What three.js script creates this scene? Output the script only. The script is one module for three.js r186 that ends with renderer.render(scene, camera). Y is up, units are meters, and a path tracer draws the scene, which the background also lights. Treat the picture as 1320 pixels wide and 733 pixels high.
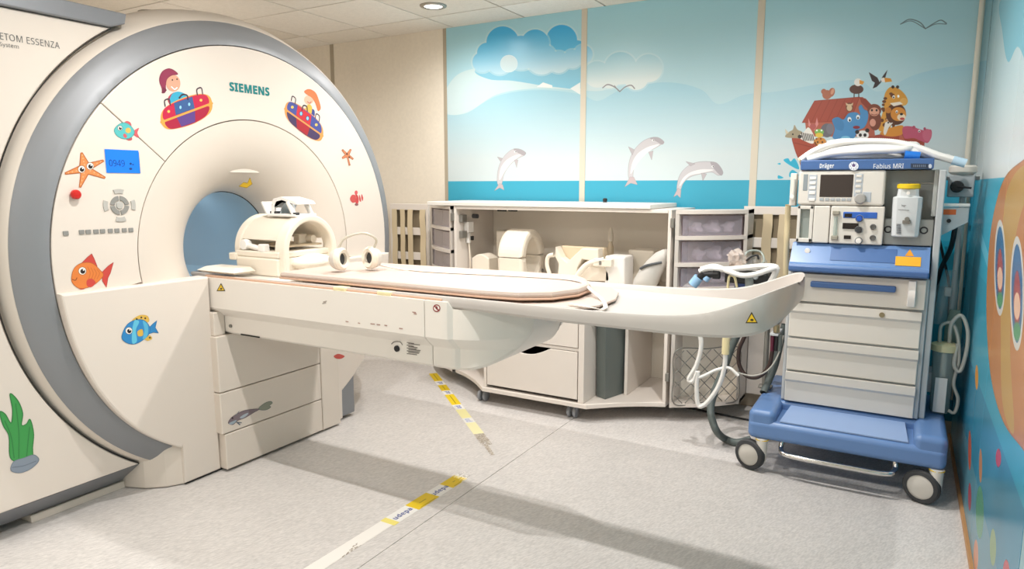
import * as THREE from 'three';
import { RoundedBoxGeometry } from 'three/addons/geometries/RoundedBoxGeometry.js';
import { mergeGeometries, toCreasedNormals, mergeVertices } from 'three/addons/utils/BufferGeometryUtils.js';
import { RectAreaLightUniformsLib } from 'three/addons/lights/RectAreaLightUniformsLib.js';

// ---------------------------------------------------------------- camera, light, exposure
RectAreaLightUniformsLib.init();
const scene = new THREE.Scene();
scene.background = new THREE.Color(0x050505);
const F = 873.51, CX = 660, CY = 366.5;
const camera = new THREE.PerspectiveCamera(45.523, 1320 / 733, 0.02, 50);
camera.rotation.order = 'YXZ';
camera.position.set(0, 1.4, 0);
camera.rotation.set(-Math.atan(127.5 / F), Math.atan(510 / Math.hypot(F, 127.5)), 0);
camera.updateMatrixWorld();
const renderer = new THREE.WebGLRenderer();
renderer.toneMapping = THREE.LinearToneMapping;
renderer.toneMappingExposure = 0.70;
renderer.shadowMap.enabled = true;
const CEIL = 2.58, BACK = -4.4, RIGHT = 0.31, LEFT = -5.6, FRONT = 2.2;
// recessed ceiling downlights: [x, z, candela]
const LAMPS = [[-2.81, -3.82, 4, 'above the scanner end of the coil cabinet'], [-2.1, -3.15, 10, 'between the coil cabinet and the patient table'], [-0.75, -3.1, 10, 'above the front of the anaesthesia machine'],
  [-2.0, -1.62, 10, 'over the floor beside the patient pad'], [-0.75, -1.62, 8, 'over the floor beside the foot end of the table'], [-4.6, -3.0, 7, 'behind the scanner']];
const LAMP_COLOR = new THREE.Color().setRGB(1, 0.975, 0.94);
// unseen fill panels, added to the ceiling behind the camera to soften contrast: [x, z]
const FILL_PANELS = [[-3.4, 0.9], [-1.4, 0.9]], FILL_POWER = 18;

// ---------------------------------------------------------------- helpers
// a pixel of the 1320 x 733 photograph gives a direction; the plane it lies on gives the point
const ray = (u, v) => new THREE.Vector3(u - CX, CY - v, -F).applyQuaternion(camera.quaternion);
const PX = (u, v, x) => { const d = ray(u, v); return d.multiplyScalar(x / d.x).add(camera.position); };
const PY = (u, v, y) => { const d = ray(u, v); return d.multiplyScalar((y - 1.4) / d.y).add(camera.position); };
const PZ = (u, v, z) => { const d = ray(u, v); return d.multiplyScalar(z / d.z).add(camera.position); };
const V = (x, y, z) => new THREE.Vector3(x, y, z);
let seed = 7; const rnd = () => ((seed = (seed * 16807) % 2147483647) - 1) / 2147483646;
const used = {};
function numbered(n) { const k = used[n] = (used[n] ?? -1) + 1; return k ? n + '_' + String(k).padStart(3, '0') : n; }
function thing(name, label, category, base = [0, 0, 0], group) {
  const o = new THREE.Group(); o.name = numbered(name); o.position.set(...base); scene.add(o);
  o.userData = { label, category }; if (group) o.userData.group = group;
  return o;
}
function struct(name) { const o = new THREE.Group(); o.name = name; o.userData.kind = 'structure'; scene.add(o); return o; }
const worldOf = (o) => { const p = V(0, 0, 0); for (let q = o; q && q !== scene; q = q.parent) p.add(q.position); return p; };
// geometry is written in room coordinates; part() sets it under its thing
function part(name, geos, m, parent, label) {
  const g = Array.isArray(geos) ? merge(geos) : geos;
  const p = worldOf(parent); g.translate(-p.x, -p.y, -p.z);
  const o = new THREE.Mesh(g, m); o.name = name; o.castShadow = o.receiveShadow = true;
  if (label) o.userData.label = label;
  parent.add(o); return o;
}
function merge(list) {
  return mergeGeometries(list.map((g) => { const n = g.index ? g.toNonIndexed() : g; for (const k of Object.keys(n.attributes)) if (!['position', 'normal', 'uv'].includes(k)) n.deleteAttribute(k);
    if (!n.attributes.uv) n.setAttribute('uv', new THREE.BufferAttribute(new Float32Array(n.attributes.position.count * 2), 2)); return n; }));
}
function bx(x0, x1, y0, y1, z0, z1, r = 0.004, s = 2) {
  const [a, b, c] = [Math.abs(x1 - x0), Math.abs(y1 - y0), Math.abs(z1 - z0)];
  const rr = Math.min(r, a / 2.05, b / 2.05, c / 2.05);
  const g = rr > 0 ? new RoundedBoxGeometry(a, b, c, s, rr) : new THREE.BoxGeometry(a, b, c);
  return g.translate((x0 + x1) / 2, (y0 + y1) / 2, (z0 + z1) / 2);
}
function cyl(r0, r1, h, n = 24) { return new THREE.CylinderGeometry(r0, r1, h, n); }
function cylBetween(a, b, r, n = 14) {
  const d = b.clone().sub(a), g = cyl(r, r, d.length(), n);
  g.applyQuaternion(new THREE.Quaternion().setFromUnitVectors(V(0, 1, 0), d.clone().normalize()));
  return g.translate((a.x + b.x) / 2, (a.y + b.y) / 2, (a.z + b.z) / 2);
}
function lathe(pts, n = 32, axis = 'y', at = [0, 0, 0]) {
  const g = new THREE.LatheGeometry(pts.map(([r, h]) => new THREE.Vector2(r, h)), n);
  if (axis === 'x') g.rotateZ(-Math.PI / 2); if (axis === 'z') g.rotateX(Math.PI / 2);
  return toCreasedNormals(g, 0.6).translate(...at);
}
function tube(pts, r, seg = 60, n = 10, closed = false) {
  return new THREE.TubeGeometry(new THREE.CatmullRomCurve3(pts, closed, 'centripetal'), seg, r, n, closed);
}
// corrugated hose
function hose(pts, r, pitch = 0.008) {
  const c = new THREE.CatmullRomCurve3(pts, false, 'centripetal'), L = c.getLength(), seg = Math.min(500, Math.round(L / pitch) * 2);
  const g = new THREE.TubeGeometry(c, seg, r, 9), p = g.attributes.position;
  for (let i = 0; i <= seg; i++) { const q = c.getPointAt(i / seg); const k = i % 2 ? 0.87 : 1;
    for (let j = 0; j <= 9; j++) { const t = i * 10 + j; p.setXYZ(t, q.x + (p.getX(t) - q.x) * k, q.y + (p.getY(t) - q.y) * k, q.z + (p.getZ(t) - q.z) * k); } }
  g.computeVertexNormals(); return g;
}
// prism over a plan outline [[x, z], ...] between two heights
function prism(pts, y0, y1, bev = 0) {
  const s = new THREE.Shape(pts.map(([x, z]) => new THREE.Vector2(x, -z)));
  const g = new THREE.ExtrudeGeometry(s, { depth: y1 - y0 - 2 * bev, bevelEnabled: bev > 0, bevelSize: bev, bevelThickness: bev, bevelOffset: -bev, bevelSegments: 2, curveSegments: 20 });
  return g.rotateX(-Math.PI / 2).translate(0, y0 + bev, 0);
}
// outline [[z, y], ...] swept along x
function slabX(pts, x0, x1, bev = 0, holes = []) {
  const s = pts instanceof THREE.Shape ? pts : new THREE.Shape(pts.map(([z, y]) => new THREE.Vector2(-z, y)));
  for (const h of holes) s.holes.push(new THREE.Path(h.map(([z, y]) => new THREE.Vector2(-z, y))));
  const g = new THREE.ExtrudeGeometry(s, { depth: x1 - x0 - 2 * bev, bevelEnabled: bev > 0, bevelSize: bev, bevelThickness: bev, bevelOffset: -bev, bevelSegments: 2, curveSegments: 24 });
  return g.rotateY(Math.PI / 2).translate(x0 + bev, 0, 0);
}
// outline [[x, y], ...] swept along z
function slabZ(pts, z0, z1, bev = 0, holes = []) {
  const s = new THREE.Shape(pts.map(([x, y]) => new THREE.Vector2(x, y)));
  for (const h of holes) s.holes.push(new THREE.Path(h.map(([x, y]) => new THREE.Vector2(x, y))));
  const g = new THREE.ExtrudeGeometry(s, { depth: z1 - z0 - 2 * bev, bevelEnabled: bev > 0, bevelSize: bev, bevelThickness: bev, bevelOffset: -bev, bevelSegments: 2, curveSegments: 24 });
  return g.translate(0, 0, z0 + bev);
}
// loft through rings of equal point count
function loft(rings, capped = true, closed = true, crease = 0.7) {
  const n = rings[0].length, pos = [], idx = [], uv = [];
  rings.forEach((r, i) => r.forEach((p, j) => { pos.push(p.x, p.y, p.z); uv.push(i / rings.length, j / n); }));
  const m = closed ? n : n - 1;
  for (let i = 0; i < rings.length - 1; i++) for (let j = 0; j < m; j++) { const a = i * n + j, b = i * n + (j + 1) % n, c = a + n, d = b + n; idx.push(a, b, c, b, d, c); }
  if (capped) for (const i of [0, rings.length - 1]) {
    const c = V(0, 0, 0); rings[i].forEach((p) => c.add(p)); c.multiplyScalar(1 / n); const k = pos.length / 3; pos.push(c.x, c.y, c.z); uv.push(0, 0);
    for (let j = 0; j < n; j++) { const a = i * n + j, b = i * n + (j + 1) % n; i ? idx.push(a, b, k) : idx.push(b, a, k); }
  }
  const g = new THREE.BufferGeometry(); g.setAttribute('position', new THREE.Float32BufferAttribute(pos, 3)); g.setAttribute('uv', new THREE.Float32BufferAttribute(uv, 2)); g.setIndex(idx);
  return toCreasedNormals(g, crease);
}

// ---------------------------------------------------------------- textures and materials
function noiseCanvas(w, h, fn) {
  const c = document.createElement('canvas'); c.width = w; c.height = h; const x = c.getContext('2d'), im = x.createImageData(w, h);
  for (let j = 0; j < h; j++) for (let i = 0; i < w; i++) { const [r, g, b] = fn(i, j), k = (j * w + i) * 4; im.data[k] = r; im.data[k + 1] = g; im.data[k + 2] = b; im.data[k + 3] = 255; }
  x.putImageData(im, 0, 0); const t = new THREE.CanvasTexture(c); t.wrapS = t.wrapT = THREE.RepeatWrapping; t.colorSpace = THREE.SRGBColorSpace; return t;
}
function valueNoise(w, h, cx, cy) {       // tiling value noise
  const g = Array.from({ length: cx * cy }, rnd);
  return (i, j) => { const x = i / w * cx, y = j / h * cy, x0 = Math.floor(x), y0 = Math.floor(y), fx = x - x0, fy = y - y0, s = (t) => t * t * (3 - 2 * t);
    const at = (a, b) => g[(b % cy) * cx + (a % cx)]; const a = at(x0, y0) + (at(x0 + 1, y0) - at(x0, y0)) * s(fx), b = at(x0, y0 + 1) + (at(x0 + 1, y0 + 1) - at(x0, y0 + 1)) * s(fx); return a + (b - a) * s(fy); };
}
const floorTex = (() => { const n1 = valueNoise(1024, 1024, 340, 90), n2 = valueNoise(1024, 1024, 60, 22), n3 = valueNoise(1024, 1024, 7, 6);
  return noiseCanvas(1024, 1024, (i, j) => { const v = 211 + (n1(i, j) - 0.5) * 26 + (n2(i, j) - 0.5) * 4 + (n3(i, j) - 0.5) * 3 + (rnd() - 0.5) * 14; return [v, v * 0.978, v * 0.962]; }); })();
floorTex.repeat.set(1 / 1.2, 1 / 1.2);
const ceilTex = (() => { const n2 = valueNoise(512, 512, 40, 40); return noiseCanvas(512, 512, (i, j) => { const v = 243 + (n2(i, j) - 0.5) * 6 - (rnd() > 0.9 ? 26 * rnd() : 0) + (rnd() - 0.5) * 8; return [v, v * 0.975, v * 0.94]; }); })();
ceilTex.repeat.set(1 / 0.6, 1 / 0.6);
const wallTex = (() => { const n2 = valueNoise(512, 512, 60, 60), n3 = valueNoise(512, 512, 5, 5); return noiseCanvas(512, 512, (i, j) => { const v = 239 + (n2(i, j) - 0.5) * 5 + (n3(i, j) - 0.5) * 5 + (rnd() - 0.5) * 4; return [v, v * 0.958, v * 0.89]; }); })();
const M = (color, roughness = 0.5, o = {}) => new THREE.MeshPhysicalMaterial({ color, roughness, ...o });
const mat = {
  floor: M('#ffffff', 0.42, { map: floorTex }), ceil: M('#ffffff', 0.95, { map: ceilTex }), wall: M('#ffffff', 0.6, { map: wallTex }),
  dark: M('#2a2825', 0.8), black: M('#17181a', 0.5), trim: M('#d9cfbd', 0.5), wood: M('#b98a5c', 0.55),
  gantry: M('#e3d8cd', 0.34), gantry2: M('#dfd4c8', 0.34), silver: M('#8f9195', 0.5, { metalness: 0.25 }), silver2: M('#8b8d92', 0.42, { metalness: 0.4 }),
  liner: M('#b3c6d0', 0.45), couch: M('#ece5dc', 0.32), couchGrey: M('#d8d0c6', 0.4), top: M('#c6bfb9', 0.3), pad: M('#c8b7ac', 0.5), padEdge: M('#c9a48c', 0.6), strap: M('#d8cfc4', 0.8),
  coil: M('#ece2d2', 0.4), coilIn: M('#d9c7aa', 0.5), white: M('#efebe6', 0.45), cab: M('#e8dfd6', 0.4), cabIn: M('#f0e8db', 0.5), greyBin: M('#6c7471', 0.5), hinge: M('#8b8983', 0.4, { metalness: 0.5 }),
  bin: M('#f3eff5', 0.22, { transmission: 0.82, thickness: 0 }), strapBeige: M('#d9c7a6', 0.85), caster: M('#4b4c4f', 0.5), casterGrey: M('#8f9196', 0.45),
  an: M('#dcd8d0', 0.4), anGrey: M('#b9bdbf', 0.42), anBlue: M('#6486b8', 0.32), anBlueD: M('#46699f', 0.32), anLight: M('#8fa8d0', 0.35), chrome: M('#d5d3d0', 0.16, { metalness: 1 }), drawer: M('#d9d4cb', 0.42),
  rubber: M('#3a3b3d', 0.7), hoseWhite: M('#f0eeea', 0.45), hoseGrey: M('#5a6361', 0.5), hoseBlack: M('#1e1f21', 0.5), hoseBrown: M('#3a2a26', 0.5), clear: M('#ffffff', 0.08, { transmission: 0.9, thickness: 0 }), clearG: M('#dfe8e4', 0.15, { transmission: 0.7, thickness: 0 }), clearGreen: M('#cfe0d4', 0.2, { transmission: 0.6, thickness: 0 }),
  blueClip: M('#1f74d0', 0.4), cyan: M('#9cc6ea', 0.35), yellow: M('#e8c51f', 0.5), red: M('#c8201c', 0.3), cream: M('#e9dcae', 0.5), screen: M('#3b3330', 0.2), brass: M('#9d8f72', 0.35, { metalness: 0.8 }), orange: M('#d2622a', 0.5),
  bag: M('#c9c6c0', 0.7), tealRod: M('#2f8fa8', 0.5), maroon: M('#5a1730', 0.5),
};

// flat print in the plane it lies on; drawn with photograph pixels turned into points of that plane
function sheet(plane, value, a0, a1, b0, b1, ppm) {       // a: along x (or z on an x plane), b: along y (or z on the floor)
  const c = document.createElement('canvas'); c.width = Math.max(8, Math.round(Math.abs(a1 - a0) * ppm)); c.height = Math.max(8, Math.round(Math.abs(b1 - b0) * ppm));
  const x = c.getContext('2d'); x.lineJoin = x.lineCap = 'round';
  const toC = (p) => { const a = plane === 'x' ? p.z : p.x, b = plane === 'y' ? p.z : p.y; return [(a - a0) / (a1 - a0) * c.width, (b - b1) / (b0 - b1) * c.height]; };
  const P = (u, v) => toC(plane === 'x' ? PX(u, v, value) : plane === 'z' ? PZ(u, v, value) : PY(u, v, value));
  const k = {
    c, x, P,
    poly(pts, fill, stroke, w = 1) { x.beginPath(); pts.forEach(([u, v], i) => { const q = P(u, v); i ? x.lineTo(...q) : x.moveTo(...q); }); x.closePath(); if (fill) { x.fillStyle = fill; x.fill(); } if (stroke) { x.strokeStyle = stroke; x.lineWidth = w * ppm / 700; x.stroke(); } },
    blob(pts, fill, stroke, w = 1) { const cv = new THREE.CatmullRomCurve3(pts.map(([u, v]) => V(u, v, 0)), true, 'centripetal'); k.poly(cv.getPoints(pts.length * 8).map((p) => [p.x, p.y]), fill, stroke, w); },
    ell(cx, cy, rx, ry, fill, rot = 0, stroke, w = 1) { const q = []; for (let i = 0; i < 36; i++) { const t = i / 36 * 2 * Math.PI, a = rx * Math.cos(t), b = ry * Math.sin(t), r = rot * Math.PI / 180; q.push([cx + a * Math.cos(r) - b * Math.sin(r), cy + a * Math.sin(r) + b * Math.cos(r)]); } k.poly(q, fill, stroke, w); },
    line(pts, color, w = 1, smooth = true) { const cv = smooth ? new THREE.CatmullRomCurve3(pts.map(([u, v]) => V(u, v, 0)), false, 'centripetal').getPoints(pts.length * 8).map((p) => [p.x, p.y]) : pts; x.beginPath(); cv.forEach(([u, v], i) => { const q = P(u, v); i ? x.lineTo(...q) : x.moveTo(...q); }); x.strokeStyle = color; x.lineWidth = w * ppm / 420; x.stroke(); },
    text(str, u, v, hPix, color, font = 'bold', width, rot = 0) { const q = P(u, v), q2 = P(u, v - hPix); const s = Math.hypot(q2[0] - q[0], q2[1] - q[1]); x.save(); x.translate(...q); x.rotate(rot); x.font = `${font} ${s * 1.38}px sans-serif`; x.fillStyle = color; x.textBaseline = 'alphabetic';
      if (width) { const q3 = P(u + width, v), w = Math.hypot(q3[0] - q[0], q3[1] - q[1]); x.scale(w / x.measureText(str).width, 1); } x.fillText(str, 0, 0); x.restore(); },
    tex() { const t = new THREE.CanvasTexture(c); t.colorSpace = THREE.SRGBColorSpace; t.anisotropy = 8; return t; },
  };
  return k;
}
// a sticker on plane x / z / y covering a pixel box
function sticker(name, parent, plane, value, [u0, v0, u1, v1], ppm, draw, lift = 0.0015, rough = 0.4, label) {
  const f = plane === 'x' ? PX : plane === 'z' ? PZ : PY, cs = [[u0, v0], [u1, v0], [u0, v1], [u1, v1]].map(([u, v]) => f(u, v, value));
  const A = cs.map((p) => (plane === 'x' ? p.z : p.x)), B = cs.map((p) => (plane === 'y' ? p.z : p.y));
  const aMin = Math.min(...A), aMax = Math.max(...A), b0 = Math.min(...B), b1 = Math.max(...B);
  const [a0, a1] = plane === 'x' && value < 0 ? [aMax, aMin] : [aMin, aMax];
  const s = plane === 'y' ? sheet('y', value, a0, a1, b1, b0, ppm) : sheet(plane, value, a0, a1, b0, b1, ppm);
  draw(s);
  const g = new THREE.PlaneGeometry(aMax - aMin, b1 - b0);
  if (plane === 'x') g.rotateY(value < 0 ? Math.PI / 2 : -Math.PI / 2); if (plane === 'y') g.rotateX(-Math.PI / 2);
  const am = (aMin + aMax) / 2, bm = (b0 + b1) / 2;
  g.translate(...(plane === 'x' ? [value + (value < 0 ? lift : -lift), bm, am] : plane === 'z' ? [am, bm, value + lift] : [am, value + lift, bm]));
  return part(name, g, M('#ffffff', rough, { map: s.tex(), transparent: true, alphaTest: 0.5 }), parent, label);
}

// ---------------------------------------------------------------- the room
{
  const fl = struct('floor');
  part('subfloor', bx(LEFT - 0.1, RIGHT + 0.1, -0.12, -0.004, BACK - 0.1, FRONT + 0.1, 0), mat.dark, fl);
  const uvFloor = (g) => { const p = g.attributes.position, u = g.attributes.uv; for (let i = 0; i < p.count; i++) u.setXY(i, p.getX(i) * 0.92 + p.getZ(i) * 0.4, p.getZ(i) * 0.92 - p.getX(i) * 0.4); return g; };
  const seams = [LEFT - 0.1, -3.66, -1.657, RIGHT + 0.1];
  for (let i = 0; i < 3; i++) part('vinyl_sheet', uvFloor(bx(seams[i] + 0.0014, seams[i + 1] - 0.0014, -0.004, 0, BACK - 0.1, FRONT + 0.1, 0)), mat.floor, fl);

  const ce = struct('ceiling');
  part('slab', bx(LEFT - 0.1, RIGHT + 0.1, CEIL + 0.02, CEIL + 0.12, BACK - 0.1, FRONT + 0.1, 0), mat.dark, ce);
  const tm = [0, 1, 2].map((i) => M(['#ffffff', '#f7f5f2', '#fbfaf7'][i], 0.95, { map: ceilTex }));
  const tg = bx(-0.2945, 0.2945, 0, 0.02, -0.2945, 0.2945, 0.002, 1);
  { const p = tg.attributes.position, u = tg.attributes.uv; for (let i = 0; i < p.count; i++) u.setXY(i, p.getX(i), p.getZ(i)); }
  const holes = new Set();
  for (let x = -3.14 + 0.3 - 0.6 * 6; x < RIGHT + 0.3; x += 0.615) for (let z = -4.06 + 0.3 - 0.6; z < FRONT + 0.3; z += 0.6) {
    const t = new THREE.Mesh(tg, tm[Math.floor(rnd() * 3)]); t.name = 'ceiling_tile'; t.scale.x = 1.025; t.position.set(x, CEIL, z); t.castShadow = t.receiveShadow = true;
    if (x + 0.3 > LEFT && z - 0.3 > BACK - 0.35) ce.add(t);
  }
  const wb = struct('wall_back');
  part('wall_core', bx(LEFT - 0.1, RIGHT + 0.1, 0, CEIL + 0.02, BACK - 0.12, BACK - 0.012, 0), mat.wall, wb);
  const uvWall = (g) => { const p = g.attributes.position, u = g.attributes.uv; for (let i = 0; i < p.count; i++) u.setXY(i, p.getX(i), p.getY(i)); return g; };
  for (const [a, b] of [[LEFT, -4.325], [-4.285, -3.15]]) part('wall_panel', uvWall(bx(a, b, 0.09, CEIL, BACK - 0.012, BACK, 0.001, 1)), mat.wall, wb);
  for (const x of [-4.325, -3.15]) part('joint_strip', bx(x, x + (x < -4 ? 0.04 : 0.03), 0.09, CEIL, BACK - 0.012, BACK + 0.003, 0.001, 1), M('#b3a793', 0.5), wb);
  for (const x of [-1.996, -0.848]) part('joint_strip', bx(x, x + 0.042, 0.09, CEIL, BACK - 0.012, BACK + 0.003, 0.001, 1), mat.trim, wb);
  part('skirting', bx(LEFT, RIGHT, 0, 0.09, BACK - 0.012, BACK + 0.006, 0.002, 1), M('#b8ab98', 0.6), wb);

  // printed mural panels
  const PPM = 560, s = sheet('z', BACK, -3.12, RIGHT, 0.09, CEIL, PPM), { x, c } = s;
  const sea = '#3fa9c6';
  let g = x.createLinearGradient(0, 0, 0, c.height); g.addColorStop(0, '#a9dcea'); g.addColorStop(0.2, '#b8dce6'); g.addColorStop(0.46, '#d3dee1'); x.fillStyle = g; x.fillRect(0, 0, c.width, c.height);
  const cloudFill = (v0, v1, a, b) => { const q0 = s.P(700, v0), q1 = s.P(700, v1), gg = x.createLinearGradient(0, q0[1], 0, q1[1]); gg.addColorStop(0, a); gg.addColorStop(1, b); return gg; };
  // soft hills of cloud low in the sky
  s.blob([[560, 150], [590, 148], [610, 140], [640, 124], [690, 116], [750, 122], [770, 130], [800, 116], [860, 106], [905, 116], [925, 134], [960, 122], [1000, 118], [1060, 108], [1110, 104], [1130, 118], [1180, 96], [1240, 84], [1300, 82], [1300, 235], [560, 235]], cloudFill(104, 205, '#9fd2e4', '#d0dcdf'));
  s.blob([[570, 130], [590, 96], [640, 86], [700, 92], [760, 98], [800, 104], [780, 116], [740, 116], [690, 114], [640, 122], [600, 146], [575, 146]], 'rgba(222,234,234,0.6)');
  // blue clouds
  s.blob([[612, 92], [630, 74], [660, 84], [700, 92], [750, 84], [752, 112], [714, 112], [660, 104], [630, 102]], '#8fcbe2');
  const cl = (pts, a, b, v0, v1) => { for (const [u, v, r] of pts) s.ell(u, v, r + 2.2, r + 2.2, 'rgba(210,230,236,0.45)'); const f = cloudFill(v0, v1, a, b); for (const [u, v, r] of pts) s.ell(u, v, r, r, f); };
  cl([[724, 52, 20], [744, 66, 14]], '#3fb2ea', '#74c8ea', 36, 80);
  cl([[648, 55, 21], [628, 68, 13], [622, 80, 13], [690, 56, 18], [672, 68, 22], [644, 80, 16], [698, 76, 20], [720, 80, 14], [738, 76, 12], [752, 70, 12]], '#46b6ea', '#d6e9f0', 36, 98);
  s.ell(656, 82, 11, 11, '#d3e8ee', 0, 'rgba(245,250,250,0.9)', 1.5);
  cl([[770, 96, 17], [800, 88, 21], [836, 88, 18], [786, 100, 14], [820, 100, 16]], '#8ccbe0', '#dfeaea', 68, 114);
  s.poly([[692, 112], [700, 106], [712, 110], [712, 113]], '#f4f6f4'); s.poly([[735, 114], [748, 106], [748, 122]], '#eef3f2');
  // sea
  { const q = s.P(800, 232); x.fillStyle = sea; x.fillRect(0, s.P(600, 233.4)[1], c.width, c.height); x.fillStyle = '#1f9fbd'; x.fillRect(0, (CEIL - 1.1) * PPM, c.width, c.height); x.fillStyle = '#157f99'; x.fillRect(0, (CEIL - 0.85) * PPM, c.width, c.height); }
  // dolphins
  const dolphin = (pts, belly, fin, tail, flip, eye, beak) => { s.blob(pts, '#c9c6ca', '#8a858b', 1.1); s.blob(belly, '#e9e8e9'); s.poly(fin, '#b5b0b5', '#8a858b', 0.8); s.poly(tail, '#c4b3b6', '#8a858b', 0.8); s.poly(flip, '#bdb6ba', '#8a858b', 0.8); s.blob(beak, '#a9a4aa', '#847f86', 0.7); s.ell(eye[0], eye[1], 1.6, 1.3, '#ffffff'); s.ell(eye[0] + 0.4, eye[1], 0.8, 0.8, '#2b2b30'); };
  dolphin([[642, 238], [641, 226], [644, 212], [651, 200], [662, 192], [672, 194], [677, 199], [668, 204], [658, 212], [650, 224], [646, 238]], [[644, 232], [645, 218], [652, 207], [664, 200], [672, 199], [660, 209], [650, 222]], [[648, 204], [641, 202], [645, 208]], [[644, 236], [637, 246], [644, 242], [650, 245], [648, 238]], [[663, 206], [666, 216], [668, 206]], [664.5, 195.5], [[662, 192], [670, 192], [678, 197], [676, 200], [668, 197]]);
  dolphin([[811, 230], [810, 216], [813, 202], [820, 190], [832, 180], [846, 177], [855, 183], [846, 190], [834, 196], [824, 206], [817, 218], [815, 230]], [[813, 224], [815, 210], [822, 198], [836, 189], [850, 186], [834, 197], [822, 210]], [[818, 193], [810, 189], [815, 200]], [[812, 228], [805, 241], [813, 236], [822, 238], [817, 228]], [[836, 196], [840, 206], [842, 194]], [842, 180.5], [[838, 178], [848, 177], [856, 183], [854, 186], [846, 182]]);
  dolphin([[873, 246], [874, 232], [880, 220], [892, 211], [910, 208], [924, 211], [931, 224], [926, 226], [918, 222], [904, 224], [890, 228], [881, 236], [876, 247]], [[876, 240], [880, 230], [890, 222], [906, 218], [920, 219], [904, 223], [888, 227]], [[896, 211], [884, 208], [890, 214]], [[874, 242], [868, 254], [873, 251], [877, 255], [878, 245]], [[904, 223], [906, 233], [911, 224]], [919, 214.5], [[916, 209], [924, 210], [932, 222], [930, 226], [922, 219]]);
  // gulls
  s.line([[777, 113], [783, 109], [792, 112], [799, 118]], '#8d8a90', 3); s.line([[799, 118], [806, 112], [814, 110], [818, 114]], '#8d8a90', 3); s.line([[792, 110], [797, 117]], '#8d8a90', 1.5);
  s.line([[1161, 31], [1172, 25], [1186, 29], [1193, 37]], '#6d7d86', 2); s.line([[1161, 31], [1174, 27], [1193, 37]], '#6d7d86', 1.5); s.line([[1193, 37], [1204, 30], [1213, 26], [1220, 30]], '#6d7d86', 2); s.line([[1193, 37], [1206, 31], [1220, 31]], '#6d7d86', 1.5);
  // ark full of animals
  const BR = '#a64b3a', BR2 = '#8f3d30', BR3 = '#bd6450';
  s.blob([[1022, 176], [1024, 190], [1030, 206], [1040, 226], [1180, 226], [1188, 205], [1191, 188], [1190, 178], [1150, 172], [1100, 180], [1060, 184]], BR, BR2, 2);
  s.poly([[1160, 168], [1166, 180], [1160, 226], [1154, 226]], BR3); s.line([[1024, 184], [1080, 196], [1140, 190], [1190, 182]], BR2, 2);
  s.poly([[1050, 130], [1112, 125], [1124, 136], [1128, 176], [1040, 176], [1038, 158]], '#b3604c'); s.poly([[1050, 130], [1108, 125], [1096, 156], [1034, 158]], BR, BR2, 2); s.poly([[1108, 125], [1116, 127], [1128, 140], [1124, 146], [1110, 132]], BR2);
  for (let i = 1; i < 6; i++) s.line([[1050 + i * 10, 130 - i * 0.8], [1036 + i * 10, 157]], BR2, 1.2);
  s.ell(1066, 122, 6, 6, '#b06a50'); s.ell(1062, 118, 3.5, 3.5, '#b06a50'); s.ell(1072, 119, 4, 6, '#b06a50', 20); s.ell(1073, 118, 2, 4, '#d49a7e', 20);
  s.ell(1104, 115, 9, 6, '#5b3a32'); s.ell(1106, 106, 5, 5, '#f0ebe6'); s.poly([[1108, 103], [1114, 105], [1112, 109], [1108, 108]], '#e39a3a'); s.line([[1101, 121], [1101, 125]], '#4b332c', 2); s.line([[1107, 121], [1107, 125]], '#4b332c', 2);
  s.poly([[1120, 93], [1131, 100], [1134, 106], [1130, 108], [1124, 104]], '#3b3032'); s.poly([[1144, 90], [1138, 98], [1134, 106], [1140, 104]], '#3b3032'); s.poly([[1128, 106], [1125, 114], [1130, 112], [1136, 106]], '#3b3032'); s.ell(1139, 103, 3.5, 3, '#f0e8e0'); s.poly([[1140, 100], [1148, 101], [1150, 105], [1141, 106]], '#e0912f');
  s.ell(1095, 138, 5, 6, '#7a4936'); s.ell(1095, 139, 3.5, 4, '#d8bd9a'); s.poly([[1090, 132], [1093, 134], [1097, 134], [1100, 132], [1099, 136], [1091, 136]], '#d8bd9a');
  // giraffe, lion, monkey
  s.blob([[1133, 168], [1139, 140], [1141, 120], [1148, 112], [1158, 114], [1168, 124], [1170, 132], [1160, 138], [1152, 140], [1146, 168]], '#d99a3f'); for (let i = 0; i < 26; i++) s.ell(1138 + rnd() * 16 - (i % 3), 116 + rnd() * 50, 1.6 + rnd(), 1.6 + rnd(), '#6a3b22'); s.ell(1151, 112, 2, 2, '#3a2a22'); s.ell(1157, 112, 2, 2, '#3a2a22'); s.ell(1165, 131, 5, 5, '#e4ae5c'); s.ell(1152, 125, 1.8, 2.2, '#fff'); s.ell(1152, 125.5, 0.9, 1.2, '#222'); s.ell(1158, 124, 1.5, 2, '#fff');
  s.blob([[1134, 172], [1150, 164], [1164, 162], [1164, 172], [1150, 176]], '#d98f3c'); s.ell(1155, 147, 13, 14, '#5d3524'); s.ell(1158, 147, 10, 9, '#d98f3c'); s.ell(1162, 151, 5.5, 4.5, '#f0dcc0'); s.ell(1162, 147, 2, 1.5, '#2a2020'); s.ell(1156, 144, 1.5, 2, '#fff'); s.ell(1156, 144.5, 0.8, 1, '#222'); s.ell(1163, 153, 3, 1.6, '#c24a44'); s.ell(1145, 142, 4, 4, '#c8823a'); s.poly([[1147, 133], [1160, 131], [1164, 134], [1152, 137]], '#efe6da');
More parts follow.
